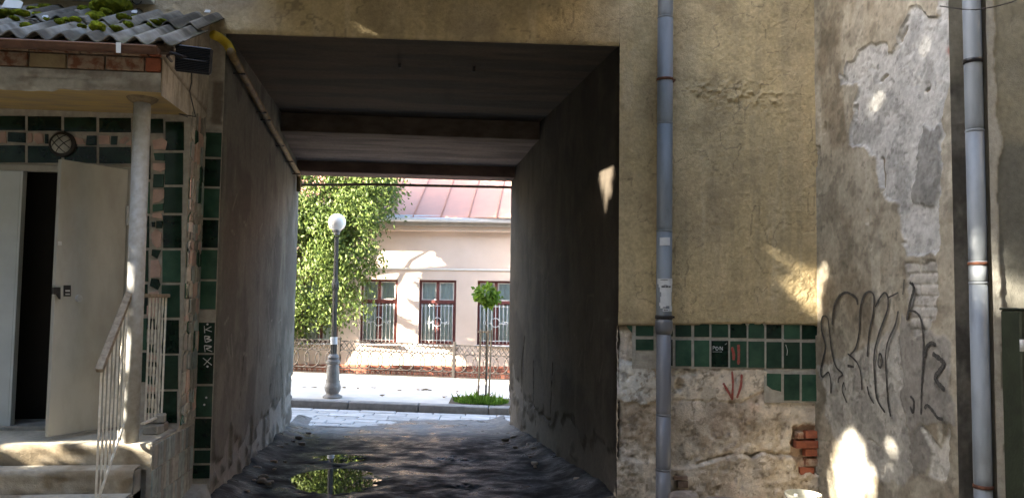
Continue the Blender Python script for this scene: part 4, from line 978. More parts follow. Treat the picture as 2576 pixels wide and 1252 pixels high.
def scrap(px_, py_, w, h_, m, label, group=None, yo=None, name='litter_scrap'):
    best = None
    for y in np.linspace(4.79, 5.96, 160):
        p = onY(px_, py_, y); dz = abs(p[2]-roof_z(p[0], y))
        if best is None or dz < best[0]: best = (dz, p)
    p = best[1]; s_ = p[1]/F; z0 = p[2]+.012
    a = random.uniform(-.3, .3); P = []
    for (u_, v_) in [(-.5, -.5), (.45, -.55), (.5, .2), (.3, .5), (-.4, .45)]:
        P.append((p[0]+u_*w*s_, p[1]+v_*.02, z0+v_*h_*s_+.3*h_*s_))
    o = prism(name, P, (0, -.004, .002), m); return tag(o, label, 'litter', group)
scrap(32, 22, 46, 22, WHITE, 'white plastic sheet scrap lying on the corrugated roof')
for (a, b) in [(340-2, 37), (114, 50), (522, 36), (332, 35)][:3]: scrap(a, b, 14, 9, PAPER, 'small pale flake of litter on the corrugated roof', 'flakes on the porch roof')
rl = scrap(372-133, 25, 26, 10, mat('red_scrap', (.22, .03, .03), .8), 'dark red rag tucked beside the biggest moss cushion')
scrap(250, 8, 14, 16, mat('dark_scrap', (.07, .06, .05), .9), 'dark chip of slate standing behind the biggest moss cushion')
for k in range(16):
    scrap(random.uniform(30, 300), random.uniform(30, 66), random.uniform(6, 14), random.uniform(3, 6), STONE if k % 2 else BARK, 'fallen dry leaf or chip among the moss on the roof', 'dry debris on the porch roof', name='dry_debris')

# ------------------------------------------------------------------ bucket and rubble
bc = onY(2020, 1240, 5.45)
BU = thing('bucket', 'grey plastic bucket standing below the exposed red bricks', 'bucket', (bc[0], 5.45, 0.02))
r_ = .121; zt = bc[2]
V = []; Fc = []; prof = [(.0, .025), (r_*.78, .025), (r_*.99, zt-.02), (r_*.99, zt-.018), (r_*1.07, zt-.018), (r_*1.07, zt), (r_*.98, zt), (r_*.96, zt-.02), (r_*.76, .035), (.0, .035)]
V, Fc = lathe([(max(a, .001), b) for a, b in prof], (bc[0], 5.45, 0), 32); part('shell', V, Fc, BUCK, BU, False)
hp = [(bc[0]+r_*1.05*math.cos(t), 5.45+r_*.9*math.sin(t)*.0-.0+r_*1.08*math.sin(t)*.9, zt-.03+.012*math.cos(2*t)) for t in np.linspace(math.pi, 2*math.pi, 14)]
tubeo('handle', hp, .004, STEELP, BU, 6)
for i, (s_, b) in enumerate([(-.7, .03), (.62, .03)]): box('handle_lug', (bc[0]+s_*r_-.01, 5.45-.07, zt-.01), (bc[0]+s_*r_+.012, 5.45-.05, zt+.012), WHITE, BU, .003)
def rock(name, c, s, m, label, group=None, seed=1):
    bm = bmesh.new(); bmesh.ops.create_icosphere(bm, subdivisions=3, radius=1); co = np.array([v.co[:] for v in bm.verts])
    n_ = fbm(co[:, 0]*1.4+seed, co[:, 1]*1.4+co[:, 2], 511+seed, 3)-.5; q = np.sign(co)*np.abs(co)**.7*(1+.6*n_)[:, None]*np.array(s)
    me = bpy.data.meshes.new(name); bm.to_mesh(me); bm.free(); me.vertices.foreach_set('co', q.astype(np.float32).ravel()); me.materials.append(m); me.update()
    o = link(bpy.data.objects.new(name, me), c); return tag(o, label, 'rubble', group)
p = onY(1717, 1245, 5.83); rock('rubble_stone', (p[0], 5.83, .06), (.12, .06, .085), STONE, 'pinkish rubble stone leaning by the foot of the stickered downpipe', None, 3)
p = onY(1812, 1248, 5.86); rock('rubble_stone', (p[0], 5.86, .03), (.16, .05, .06), STONE, 'low broken stone along the wall foot left of the bucket', None, 5)

# ================================================================== GROUND
def passage_ground():
    ys = np.concatenate([np.arange(3.4, 5.6, .05), np.arange(5.6, 8.6, .0125), np.arange(8.6, 11.75, .022)]); us = np.linspace(0, 1, 230)
    Yg, U = np.meshgrid(ys, us, indexing='ij')
    lx = np.where(Yg < D, -1.62-(D-Yg)*.9*(Yg > 5.6)*0-.0, xl(np.clip(Yg, D, YF))-.03); rx_ = np.where(Yg < D, 3.1, xr(np.clip(Yg, D, YF))+.03)
    rx_ = np.where(Yg < D, xr(D)+.03, rx_); lx = np.where(Yg < D, xl(D)-.03, lx)
    Xg = lx+U*(rx_-lx); px, py = proj(np.stack([Xg, Yg, floor_z(Yg)], -1))
    Zg = floor_z(Yg)+.03*(fbm(Xg*1.6, Yg*1.6, 601, 2)-.5)+.010*(fbm(Xg*11, Yg*11, 603, 3)-.5)+.006*(fbm(Xg*34, Yg*34, 605, 2)-.5)
    dl = Xg-lx; dr = rx_-Xg
    Zg = Zg+.09*np.exp(-(dl/.20)**2)*(.4+fbm(Yg*2, Yg*0, 607, 3))+.08*np.exp(-(dr/.18)**2)*(.4+fbm(Yg*2, Yg*0+5, 609, 3))
    # ruts that hold the water
    def dip(a, b, w, h_, d_):
        q = ((px-a+70*(fbm(Xg*7, Yg*7, 611, 4)-.5))/w)**2+((py-b+26*(fbm(Xg*7, Yg*7, 613, 4)-.5))/h_)**2
        return d_*np.exp(-q**2*.7)
    mask_hump = np.zeros_like(Zg)
    for args in [(835, 1213, 96, 24, .055), (852, 1157, 50, 9, .045), (1150, 1155, 46, 6, .022), (1170, 1222, 40, 6, .022), (1185, 1165, 26, 5, .02)]: Zg = Zg-dip(*args)
    end = sstep(10.7, 11.2, Yg); Zg = Zg+.03*np.exp(-((Yg-11.05)/.12)**2)*(fbm(Xg*4, Yg*4, 615, 3)-.2)
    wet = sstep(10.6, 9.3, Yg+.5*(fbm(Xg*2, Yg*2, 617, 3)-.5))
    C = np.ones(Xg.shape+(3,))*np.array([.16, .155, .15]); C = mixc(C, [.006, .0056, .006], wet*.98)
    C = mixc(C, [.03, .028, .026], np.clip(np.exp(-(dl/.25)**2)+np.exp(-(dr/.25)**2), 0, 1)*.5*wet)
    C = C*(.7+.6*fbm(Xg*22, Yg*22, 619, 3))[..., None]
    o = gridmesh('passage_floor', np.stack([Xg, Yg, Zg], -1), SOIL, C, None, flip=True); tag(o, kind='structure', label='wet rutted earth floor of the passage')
    return o
passage_ground()
WATER = bpy.data.materials.new('puddle_water'); WATER.use_nodes = True
b = WATER.node_tree.nodes['Principled BSDF']; b.inputs['Base Color'].default_value = (.02, .02, .022, 1); b.inputs['Roughness'].default_value = .015; b.inputs['IOR'].default_value = 1.33; b.inputs['Specular IOR Level'].default_value = .5
for (a, b_, w, h_, dz) in [(835, 1212, 125, 40, -.020), (850, 1157, 85, 20, -.020)]:
    c = onZ(a, b_, -.05); zc = float(floor_z(c[1])); c = onZ(a, b_, zc+dz); ex = abs(onZ(a+w, b_, zc)[0]-c[0]); ey0 = onZ(a, b_+h_, zc)[1]; ey1 = onZ(a, b_-h_, zc)[1]
    P = [(c[0]+ex*math.cos(t), (ey0+ey1)/2+(ey1-ey0)/2*math.sin(t), zc+dz) for t in np.linspace(0, 2*math.pi, 29)[:-1]]
    o = part('puddle', P, [list(range(len(P)))], WATER); tag(o, kind='structure', label='puddle of still water in the passage floor')
# loose stones in the passage
for k in range(26):
    y = random.uniform(6.3, 11.1); s_ = random.choice([-1, 1]); x = (xl(y)+random.uniform(.03, .35)) if s_ < 0 else (xr(y)-random.uniform(.03, .35)); r_ = random.uniform(.012, .035)
    rock('loose_stone', (x, y, float(floor_z(y))+.035), (r_*1.4, r_, r_*.7), STONE, 'small loose stone in the dirt along the passage wall', 'loose stones in the passage', k)
ydx = [(-19, -16), (3.3, -16), (12, -16), (12, 6.05), (1.54, 6.05), (1.54, 3.45), (-1.64, 3.45), (-1.64, 5.2), (-1.71, 6.05), (-19, 6.05)]
YG = prism('yard_ground', [(a, b, -.02) for a, b in ydx], (0, 0, .025), mat('yard_earth', (.16, .145, .12), .95, .2, 3, .4, 30)); tag(YG, kind='structure')
gs = 900; o = part('ground', [(-gs, -gs, -.62), (gs, -gs, -.62), (gs, gs, -.62), (-gs, gs, -.62)], [[0, 1, 2, 3]], mat('far_ground', (.12, .13, .08), .95, .2, .3)); tag(o, kind='structure')

# ================================================================== THE STREET
AS = math.radians(-5.4); ES = np.array([math.cos(AS), math.sin(AS), 0]); ET = np.array([-math.sin(AS), math.cos(AS), 0]); OS = np.array([0, 12.62, 0.0])
FALL = .026
def gz_road(s): return -.262-FALL*s
def S(s, t, z=0.0, level=False):
    p = OS+ES*s+ET*t; p[2] = z + (0 if level else -FALL*s); return p
def onT(px_, py_, t):
    d = ray(px_, py_); t0 = (t+(OS-EYEP)@ET)/(d@ET); P = EYEP+d*t0; return P, (P-OS)@ES
def sbox(name, s0, s1, t0, t1, z0, z1, m, parent=None, bev=0.0, level=False):
    sx, sy, sz = s1-s0, t1-t0, z1-z0; c = S((s0+s1)/2, (t0+t1)/2, (z0+z1)/2, level)
    o = bpy.data.objects.new(name, box_mesh(sx, sy, sz, m, bev)); link(o, c, parent); o.rotation_euler = (0, 0 if level else math.atan(FALL), AS); return o
def spoly(name, pts, m, kind):
    o = part(name, [S(a, b, c) for a, b, c in pts], [list(range(len(pts)))], m); tag(o, kind=kind); return o
ROADZ = -.262
RD = spoly('road', [(-40, -3.2, ROADZ-.05), (40, -3.2, ROADZ-.05), (40, .02, ROADZ-.05), (-40, .02, ROADZ-.05)], ROADM, 'structure')
for r_ in range(7):
    t0 = -1.62+r_*.22; s_ = -6+random.random()*.5
    while s_ < 5:
        w = random.uniform(.28, .62); dz = random.uniform(-.012, .010)
        sbox('paving_stone', s_+.004, s_+w-.004, t0+.004, t0+.216, ROADZ-.09, ROADZ+dz*.5, PAVE, RD, .010); s_ += w
KS = .11
SWK = spoly('pavement', [(-40, .20, ROADZ+KS-.004), (40, .20, ROADZ+KS-.004), (40, 3.75, ROADZ+KS-.004), (-40, 3.75, ROADZ+KS-.004)], SIDEW, 'structure')
spoly('front_garden', [(-40, 3.70, ROADZ-.28), (40, 3.70, ROADZ-.28), (40, 12, ROADZ-.28), (-40, 12, ROADZ-.28)], mat('garden_earth', (.13, .11, .08), .95, .2, 6), 'structure')
s_ = -10.3
for k in range(18):
    sbox('kerb_stone', s_+.006, s_+1.124, 0, .21, ROADZ-.1, ROADZ+KS+random.uniform(-.004, .004), KERB, SWK, .015); s_ += 1.13
PZ = ROADZ+KS
# --- street lamp
LP, ls = onT(836, 1003, .42); base = S(ls, .42, PZ)
LA = thing('street_lamp', 'cast iron street lamp with white globe standing at the kerb', 'street lamp', tuple(base))
topz = onT(833, 537, .42)[0][2]; gr_ = .148; gz_ = topz-gr_
zl = lambda v: onT(834, v, .42)[0][2]-base[2]
prof = [(.19, 0), (.19, .03), (.15, .055), (.12, .08), (.155, .16), (.16, .22), (.135, .30), (.13, .45), (.115, .62), (.10, .66), (.135, .69), (.135, .73), (.10, .75), (.115, .80), (.095, .84), (.075, .86)]
sc_ = zl(890)/.86
V, Fc = lathe([(r*.85, z*sc_) for r, z in prof], tuple(base), 20); part('pedestal', V, Fc, LAMPM, LA, False)
V, Fc = [], []
n = 24
zz = [zl(890), zl(865), zl(860), zl(730), zl(722), zl(715), zl(708), zl(700), zl(600), zl(595)]
rr = [.055, .055, .042, .042, .06, .06, .05, .038, .034, .05]
for z, r in zip(zz, rr):
    for k in range(n): t = 2*math.pi*k/n; q = r*(1 if k % 2 else .86); V.append((base[0]+q*math.cos(t), base[1]+q*math.sin(t), base[2]+z))
for i in range(len(zz)-1):
    for k in range(n): Fc.append([i*n+k, i*n+(k+1) % n, (i+1)*n+(k+1) % n, (i+1)*n+k])
Fc.append([(len(zz)-1)*n+k for k in range(n)]); part('fluted_shaft', V, Fc, mat('lamp_shaft_iron', (.055, .055, .055), .45, .15, 15), LA)
V, Fc = lathe([(.03, 0), (.05, .02), (.05, .05), (.07, .07), (.07, .09), (.04, .10)], (base[0], base[1], gz_-gr_-.075), 20); part('globe_holder', V, Fc, LAMPM, LA)
V, Fc = lathe([(max(.002, gr_*math.sin(t)), -gr_*math.cos(t)) for t in np.linspace(0.02, math.pi-.02, 20)], (base[0], base[1], gz_), 28); part('globe', V, Fc, GLOBE, LA, True)
strap = onT(836, 880, .42)[0]
lf = part('pasted_notice', *(lambda V_, F_: (V_, F_))(*lathe([(.0575, 0), (.0575, .12)], (base[0], base[1], base[2]+zl(865)), 16)), PAPER, LA)

# --- fence
TF = 3.72
f0, sA = onT(850, 950, TF); f1, sB = onT(1141, 955, TF)
def fz(v, px_=1000): return onT(px_, v, TF)[0][2]+FALL*onT(px_, v, TF)[1]
zb_f = PZ; 
ztop = fz(862); zr1 = fz(884.5); zr2 = fz(930); zr3 = fz(943.5)
LEN = sB-sA
FN = thing('ornamental_fence', 'low brown wrought iron fence of oval loops before the pink house', 'fence', tuple(S((sA+sB)/2, TF, PZ)))
sbox('fence_kerb', sA-LEN*2, sB+LEN*2, TF-.07, TF+.07, PZ-.05, PZ+.035, KERB, FN, .01)
def arc_mesh(name, w, h, rad, n=9, flip=1):
    pts = [(w*math.sin(t), 0, h*math.cos(t)) for t in np.linspace(-math.pi/2, math.pi/2, n)]
    V, Fc = tube(pts, rad, 5); return mesh_from(name, V, Fc, FENCEM, True)
pit = LEN/11.0; hm = zr1-zr2
# loops: pairs of tall arcs crossing one another form the ovals
def loop_mesh():                      # one ellipse; neighbours overlap and their lenses read as upright ovals
    pts = [(.72*pit*math.cos(t), 0, hm*.5*math.sin(t)) for t in np.linspace(0, 2*math.pi, 27)]
    V, Fc = tube(pts, .0115, 5, False); return mesh_from('oval_loop', V, Fc, FENCEM, True)
LM = loop_mesh()
def x_mesh():
    V = []; Fc = []; hh = (ztop-zr1)
    for sg in (1, -1):
        pts = [(sg*pit*.23*math.sin(math.pi*(t-.5)), 0, -hh/2+hh*t) for t in np.linspace(0, 1, 7)]
        v, f = tube(pts, .009, 5); f = [[i+len(V) for i in q] for q in f]; V += v; Fc += f
    return mesh_from('crossed_bars', V, Fc, FENCEM, True)
XM = x_mesh()
def key_mesh():
    hh = zr2-zr3; w = pit/2; V = []; Fc = []; b_ = .009
    segs = [(-w/2, -hh/2, -w*.1, -hh/2), (-w*.1, -hh/2, -w*.1, hh*.15), (-w*.1, hh*.15, w*.3, hh*.15), (w*.3, hh*.15, w*.3, -hh/2), (w*.3, -hh/2, w/2, -hh/2)]
    for (a, c, d_, e) in segs:
        x0_, x1_ = min(a, d_)-b_/2, max(a, d_)+b_/2; z0_, z1_ = min(c, e)-b_/2, max(c, e)+b_/2; k = len(V)
        V += [(x, y, z) for x in (x0_, x1_) for y in (-.006, .006) for z in (z0_, z1_)]
        Fc += [[k+i for i in f] for f in ((0, 1, 3, 2), (4, 6, 7, 5), (0, 4, 5, 1), (2, 3, 7, 6), (0, 2, 6, 4), (1, 5, 7, 3))]
    return mesh_from('key_pattern', V, Fc, FENCEM)
KM = key_mesh()
def place(me, name, s, t, z, parent):
    o = bpy.data.objects.new(name, me); link(o, S(s, t, z), parent); o.rotation_euler = (0, math.atan(FALL), AS); return o
for pn in range(-1, 2):
    a = sA+LEN*pn; 
    PNL = sbox('fence_panel', a+.03, a+LEN-.03, TF-.012, TF+.012, ztop-.012, ztop+.012, FENCEM, FN, .003)
    for z in (zr1, zr2, zr3): sbox('rail', a+.03, a+LEN-.03, TF-.010, TF+.010, z-.009, z+.009, FENCEM, FN, .003)
    for k in range(11): place(LM, 'oval_loop', a+pit*(k+.5), TF+(.008 if k % 2 else -.008), (zr1+zr2)/2, FN)
    for k in range(22): place(XM, 'crossed_bars', a+pit*(k+.5)/2, TF+.0, (ztop+zr1)/2, FN)
    for k in range(22): place(KM, 'key_pattern', a+pit*(k+.5)/2, TF, (zr2+zr3)/2, FN)
for k in range(-1, 3): sbox('post', sA+LEN*k-.03, sA+LEN*k+.03, TF-.03, TF+.03, PZ-.02, ztop+.07, FENCEM, FN, .006)

# --- the house across the street
TH = 4.95
HO = thing('townhouse', 'single-storey pink plastered house with red metal roof behind the ornamental fence', 'house', tuple(S(0, TH+2, PZ)))
hz_ = lambda v, px_=1100: onT(px_, v, TH)[0][2]
hs = lambda px_, v=780: onT(px_, v, TH)[1]
zeave = hz_(572); zwt = hz_(704); zwb = hz_(866); zstr = hz_(677); zpl = hz_(918)
wins = [(hs(905), hs(993)), (hs(1053), hs(1147)), (hs(1200), hs(1294))]
ww = wins[1][1]-wins[1][0]; wp_ = wins[1][0]-wins[0][0]
wins = [(wins[1][0]+wp_*k, wins[1][0]+wp_*k+ww) for k in (-3, -2, -1, 0, 1, 2)]
S0, S1 = wins[0][0]-2, wins[-1][1]+2
def hbox(name, s0, s1, t0, t1, z0, z1, m, parent=HO, bev=0.0): return sbox(name, s0, s1, t0, t1, z0, z1, m, parent, bev, True)
hbox('wall', S0, S1, TH, TH+.35, zwt, zeave, HWALL); hbox('wall', S0, S1, TH+.001, TH+.35, -.9, zwb, HWALL)
xprev = S0
for (a, b_) in wins: hbox('wall_pier', xprev, a, TH+.0005, TH+.349, zwb, zwt, HWALL); xprev = b_
hbox('wall_pier', xprev, S1, TH+.0005, TH+.349, zwb, zwt, HWALL)
hbox('back_wall', S0, S1, TH+3.5, TH+3.7, -.6, zeave, HWALL); hbox('floor_slab', S0, S1, TH+.36, TH+3.49, -.3, .2, DARK); hbox('ceiling_slab', S0, S1, TH+.36, TH+3.49, zeave-.25, zeave-.05, DARK)
hbox('string_course', S0, S1, TH-.035, TH-.002, zstr-.02, zstr+.02, HTRIM, HO, .008)
hbox('cornice', S0, S1, TH-.22, TH-.002, zeave-.10, zeave, HWALL, HO, .01); hbox('eaves_board', S0, S1, TH-.36, TH, zeave+.001, zeave+.10, HEAVE, HO, .006)
# plinth of bricks
bh = .072
nb = int((zpl-(-.45))/bh)
hbox('plinth_core', S0, S1, TH-.045, TH-.003, -.9, zpl-.006, MORTAR)
for r_ in range(7):
    z1 = zpl-r_*bh; s_ = -4.4+(r_ % 2)*.13
    while s_ < 3.2: hbox('plinth_brick', s_+.005, s_+.253, TH-.06, TH-.03, z1-bh+.005, z1-.004, HBRICK, HO, .004); s_ += .26
# windows
for (a, b_) in wins[1:5]:
    hh = zwt-zwb; zt_ = zwt-hh*.335; W = b_-a
    WN = hbox('window', a, b_, TH+.12, TH+.18, zwt-.05, zwt, WINF, HO, .004)
    def wb(n_, s0, s1, z0, z1, t0=TH+.121, t1=TH+.179, m=WINF, bev=.004): return hbox(n_, s0, s1, t0, t1, z0, z1, m, WN, bev)
    wb('frame_side', a, a+.05, zwb, zwt-.05); wb('frame_side', b_-.05, b_, zwb, zwt-.05); wb('frame_bottom', a+.05, b_-.05, zwb, zwb+.05)
    mid = (a+b_)/2; wb('mullion', mid-.035, mid+.035, zwb+.05, zwt-.05, TH+.105, TH+.178); wb('transom', a+.05, b_-.05, zt_-.04, zt_+.03, TH+.10, TH+.177)
    wb('sill', a-.06, b_+.06, zwb-.03, zwb-.002, TH-.06, TH+.119, ZINC)
    for (c, d_) in ((a+.05, mid-.035), (mid+.035, b_-.05)):
        for (e, f_) in ((zwb+.05, zt_-.04), (zt_+.03, zwt-.05)):
            for (g_, h_, i_, j_) in ((c, c+.022, e, f_), (d_-.022, d_, e, f_), (c+.022, d_-.022, e, e+.022), (c+.022, d_-.022, f_-.022, f_)):
                wb('sash_bar', g_, h_, i_, j_, TH+.13, TH+.16, HTRIM if f_ > zt_ else WINF, .002)
            wb('pane', c+.02, d_-.02, e+.02, f_-.02, TH+.143, TH+.147, PANE, 0)
    # net curtain with folds
    ss = np.linspace(a+.02, b_-.02, 90); zz_ = np.linspace(zwb, zwt-.02, 5); Sg, Zg = np.meshgrid(ss, zz_, indexing='ij')
    Tg = TH+.20+.010*np.sin(Sg*60+2*np.sin(Sg*9))+.006*np.sin(Sg*33)
    gap = .06*np.sin(Sg*3)
    P = OS+ES*Sg[..., None]+ET*Tg[..., None]; P[..., 2] = Zg
    gridmesh('curtain', P, CURT, None, WN)
    # white scroll grille in the lower half
    gy = TH+.075
    gpts = lambda L_: [S(s0_, gy, z_, True) for s0_, z_ in L_]
    for k in range(9):
        s0_ = a+.07+(W-.14)*k/8; tubeo('grille_bar', gpts([(s0_, zwb+.03), (s0_, zt_-.06)]), .009, GRILL, WN, 5)
    for z_ in (zwb+.09, zt_-.10): tubeo('grille_rail', gpts([(a+.05, z_), (b_-.05, z_)]), .010, GRILL, WN, 5)
    zc = zwb+(zt_-zwb)*.52
    tubeo('grille_ring', gpts([(mid+.10*math.cos(t), zc+.10*math.sin(t)) for t in np.linspace(0, 6.283, 19)]), .011, GRILL, WN, 5)
    for sg in (-1, 1):
        sc1 = [(mid+sg*(.10+.10*f_), zc-.03+.025*math.sin(f_*5)) for f_ in np.linspace(0, 1, 5)]
        sp = [(mid+sg*(.245+.055*(1-t/14)*math.cos(t)), zc+.0+.055*(1-t/14)*math.sin(t)) for t in np.linspace(2.6, 9.5, 16)]
        tubeo('grille_scroll', gpts(sc1+sp), .011, GRILL, WN, 5)
# eaves gutter and roof
ge = zeave+.16
pts = lambda t, z: [S(S0, t, z, True), S((S0+S1)/2, t, z, True), S(S1, t, z, True)]
th = np.linspace(math.pi, 2*math.pi, 10); P = np.array([[S(s, TH-.46+.075*math.cos(t), ge+.075*math.sin(t), True) for t in th] for s in np.linspace(S0, S1, 40)])
GH = gridmesh('gutter', P, ZINC, None, HO); md = GH.modifiers.new('thick', 'SOLIDIFY'); md.thickness = .004
tubeo('gutter_bead', pts(TH-.535, ge), .012, ZINC, GH, 8)
for k in range(12):
    s = S0+(S1-S0)*(k+.5)/12; tubeo('gutter_joint', [S(s, TH-.46+.079*math.cos(t), ge+.079*math.sin(t), True) for t in th], .006, ZINC, GH, 5)
RSL = math.radians(33); npan = 18; rw = (S1-S0)/npan
r0 = np.array([TH-.40, ge+.03]); r1 = r0+4.2*np.array([math.cos(RSL), math.sin(RSL)])
RF = hbox('roof', S0, S1, TH+3.0, TH+3.2, zeave, r1[1]-.2, HWALL)
rw = .62; s_ = S0
while s_ < S1:
    for c_ in range(2):
        ta = r0+(r1-r0)*(c_*.5); tb = r0+(r1-r0)*(c_*.5+.5)
        n_ = np.array([0, 0, .02])
        Vq = [S(s_+.002, ta[0], ta[1]+.004*c_, True), S(s_+rw-.002, ta[0], ta[1]+.004*c_, True), S(s_+rw-.002, tb[0], tb[1], True), S(s_+.002, tb[0], tb[1], True)]
        prism('roof_panel', Vq, (0, 0, -.015), HROOF, RF)
    tubeo('roof_seam', [S(s_, r0[0]-.01, r0[1]+.012, True), S(s_, r1[0], r1[1]+.012, True)], .017, HROOF, RF, 6); s_ += rw
hbox('snow_flashing', S0, S1, TH-.42, TH-.36, ge+.02, ge+.075, ZINC, HO, .004)

# --- street tree beside the lamp, hanging over the fence
LEAF1 = leaf_mat('maple_leaf', (.05, .085, .018), (.20, .26, .065), .42)
tb = S(-4.25, 4.35, PZ)
TR = thing('leafy_tree', 'dense drooping green tree overhanging the fence behind the street lamp', 'tree', tuple(tb))
def branchy(name, base, top, r0, r1, wob, m, parent, seg=9, k=7):
    P = []; R = []
    for i in range(k+1):
        f_ = i/k; P.append(np.asarray(base)*(1-f_)+np.asarray(top)*f_+np.array([random.uniform(-wob, wob), random.uniform(-wob, wob), 0])*(0 < i < k)); R.append(r0*(1-f_)+r1*f_)
    tubeo(name, P, R, m, parent, seg); return P
tp = branchy('trunk', tb, tb+np.array([.3, -.1, 3.4]), .17, .09, .05, BARK, TR)
def crown_outline(x, z):      # right-hand outline of the crown as seen across the street (street plane t=4)
    return True
clumps = []
prof_px = [(-200, 1045), (440, 1005), (480, 1000), (520, 988), (560, 958), (620, 950), (680, 948), (720, 935), (770, 925), (800, 890), (835, 845), (856, 800)]
pv = np.array([a for a, b in prof_px]); pxs = np.array([b for a, b in prof_px])
tries = 0
while len(clumps) < 1750 and tries < 120000:
    tries += 1
    s = random.uniform(-7.3, -.2); t = random.uniform(3.3, 4.85); z = random.uniform(.35, 6.4)
    P = S(s, t, z, True); a, b_ = proj(P)
    lim = np.interp(b_, pv, pxs)-10
    if b_ > 850 or a > lim: continue
    d = math.hypot((s+4.2)/3.2, (z-3.3)/3.1)
    if d > 1.06: continue
    if t < 3.85 and b_ > 800: continue
    if b_ > 700 and random.random() < .45: continue
    if fbm(np.array([s*1.5]), np.array([z*1.5+t*.6]), 701, 3)[0] < .38: continue
    clumps.append(P)
clumps = np.array(clumps)
for k in range(16):
    c = clumps[random.randrange(len(clumps))]; branchy('limb', tp[3+k % 4], c, .05, .012, .08, BARK, TR, 6, 5)
n_l = 70
pos = np.repeat(clumps, n_l, 0)+RNG.normal(size=(len(clumps)*n_l, 3))*np.array([.15, .13, .17])
keep = np.ones(len(pos), bool)
for (a, b_, r) in [(975, 610, .2), (1005, 620, .2), (1030, 640, .16), (975, 655, .22), (1005, 665, .2), (1060, 625, .12), (1095, 655, .09), (975, 700, .2), (975, 740, .18), (1018, 720, .16), (1022, 780, .16), (1020, 840, .16), (1000, 880, .2), (1060, 890, .2), (940, 890, .2), (880, 900, .2), (1130, 900, .15), (1000, 690, .12)]:
    w = pos-onT(a, b_, 4.95)[0]; al = -(w@SUN_D); keep &= ~((np.linalg.norm(w+al[:, None]*SUN_D, axis=1) < r+.04) & (al > 0))
pos = pos[keep]
dirs = RNG.normal(size=pos.shape)*.55+np.array([.15, -.25, -.75])
leaves('crown', pos, dirs, RNG.uniform(.05, .125, len(pos)), LEAF1, TR, .5)

# --- staked sapling
LEAF2 = leaf_mat('sapling_leaf', (.08, .15, .015), (.16, .25, .03), .5)
tsap = .75
sp0, ss0 = onT(1222, 995, tsap); sb = S(ss0, tsap, PZ)
SA = thing('sapling', 'young staked street tree with a small round leafy head', 'tree', tuple(sb))
ztr = onT(1224, 770, tsap)[0][2]; zcr = onT(1225, 742, tsap)[0]
branchy('trunk', sb, (zcr[0], zcr[1], ztr+.08), .016, .010, .006, BARK, SA, 7, 6)
n_ = 330; v = RNG.normal(size=(n_, 3)); v /= np.linalg.norm(v, axis=1)[:, None]; rad = .168*RNG.uniform(.35, 1, n_)[:, None]**.6
lump = .62+.85*fbm(v[:, 0]*1.6+v[:, 1]*.7+5, v[:, 2]*1.6+3, 711, 2); pos = zcr+v*rad*lump[:, None]*np.array([1.05, 1.05, .95])+np.where(RNG.uniform(0, 1, n_) > .93, .05, 0)[:, None]*v; dirs = v*.5+np.array([0, 0, -.45])+RNG.normal(size=(n_, 3))*.25
leaves('crown', pos, dirs, RNG.uniform(.06, .11, n_), LEAF2, SA, .8)
ST = thing('sapling_stakes', 'three pale wooden stakes with a cross slat around the sapling', 'stakes', tuple(sb))
ztk = onT(1218, 828, tsap)[0][2]
for (a, dt) in ((1205, -.05), (1224, .12), (1232, -.10)):
    q, sq = onT(a, 990, tsap+dt); b0 = S(sq, tsap+dt, PZ-.02); sbox('stake', sq-.016, sq+.016, tsap+dt-.016, tsap+dt+.016, PZ-.02, ztk+FALL*sq-(.02 if dt > 0 else 0), WOODS, ST, .004)
q, sq0 = onT(1203, 828, tsap); q, sq1 = onT(1234, 828, tsap); sbox('cross_slat', sq0, sq1, tsap-.135, tsap-.115, ztk+FALL*sq0-.05, ztk+FALL*sq0-.015, WOODS, ST, .003)
# grass tuft round the sapling
GRASSM = leaf_mat('grass_blade', (.06, .14, .012), (.16, .27, .03), .4)
n_ = 2600; ang_ = RNG.uniform(0, 6.283, n_); rr_ = np.sqrt(RNG.uniform(0, 1, n_)); gx = ss0-.08+.46*rr_*np.cos(ang_); gt = tsap-.18+.42*rr_*np.sin(ang_)
gt = np.maximum(gt, .23)
P = OS+ES*gx[:, None]+ET*gt[:, None]; P[:, 2] = PZ-FALL*gx
dirs = RNG.normal(size=(n_, 3))*.5+np.array([0, 0, 1.0])
g = leaves('grass', P, dirs, RNG.uniform(.04, .13, n_)*(1.15-.5*rr_)*np.where(RNG.uniform(0, 1, n_) > .97, 1.9, 1), GRASSM, None, .16); tag(g, 'tuft of bright grass round the foot of the sapling', 'grass', kind='stuff')
o = spoly('tree_pit', [(ss0-.6, .22, PZ+.003), (ss0+.5, .22, PZ+.003), (ss0+.5, 1.1, PZ+.003), (ss0-.6, 1.1, PZ+.003)], mat('pit_earth', (.10, .08, .055), .95, .2, 20), 'structure')
# fallen leaves on the pavement
DRY = mat('dry_leaf', (.16, .11, .06), .9, .2, 20, perobj=.3)
for (a, b_) in [(765, 983), (790, 982), (865, 982), (900, 984), (940, 981), (1062, 983), (1070, 982), (1080, 984), (1150, 985), (1005, 986), (1120, 1000), (830+130, 1000), (1052, 984)]:
    q = onZ(a, b_, PZ+.0); s = (q-OS)@ES; t = (q-OS)@ET; c = S(s, t, PZ+.0)
    r_ = random.uniform(.03, .06); P = [c+np.array([r_*math.cos(u_)*random.uniform(.6, 1.1), r_*math.sin(u_)*random.uniform(.5, 1), .004+random.uniform(0, .03)]) for u_ in np.linspace(0, 6.28, 7)[:-1]]
    o = prism('fallen_leaf', P, (0, 0, .004), DRY); tag(o, 'dry fallen leaf lying on the sunlit pavement', 'leaf', 'fallen leaves on the pavement')

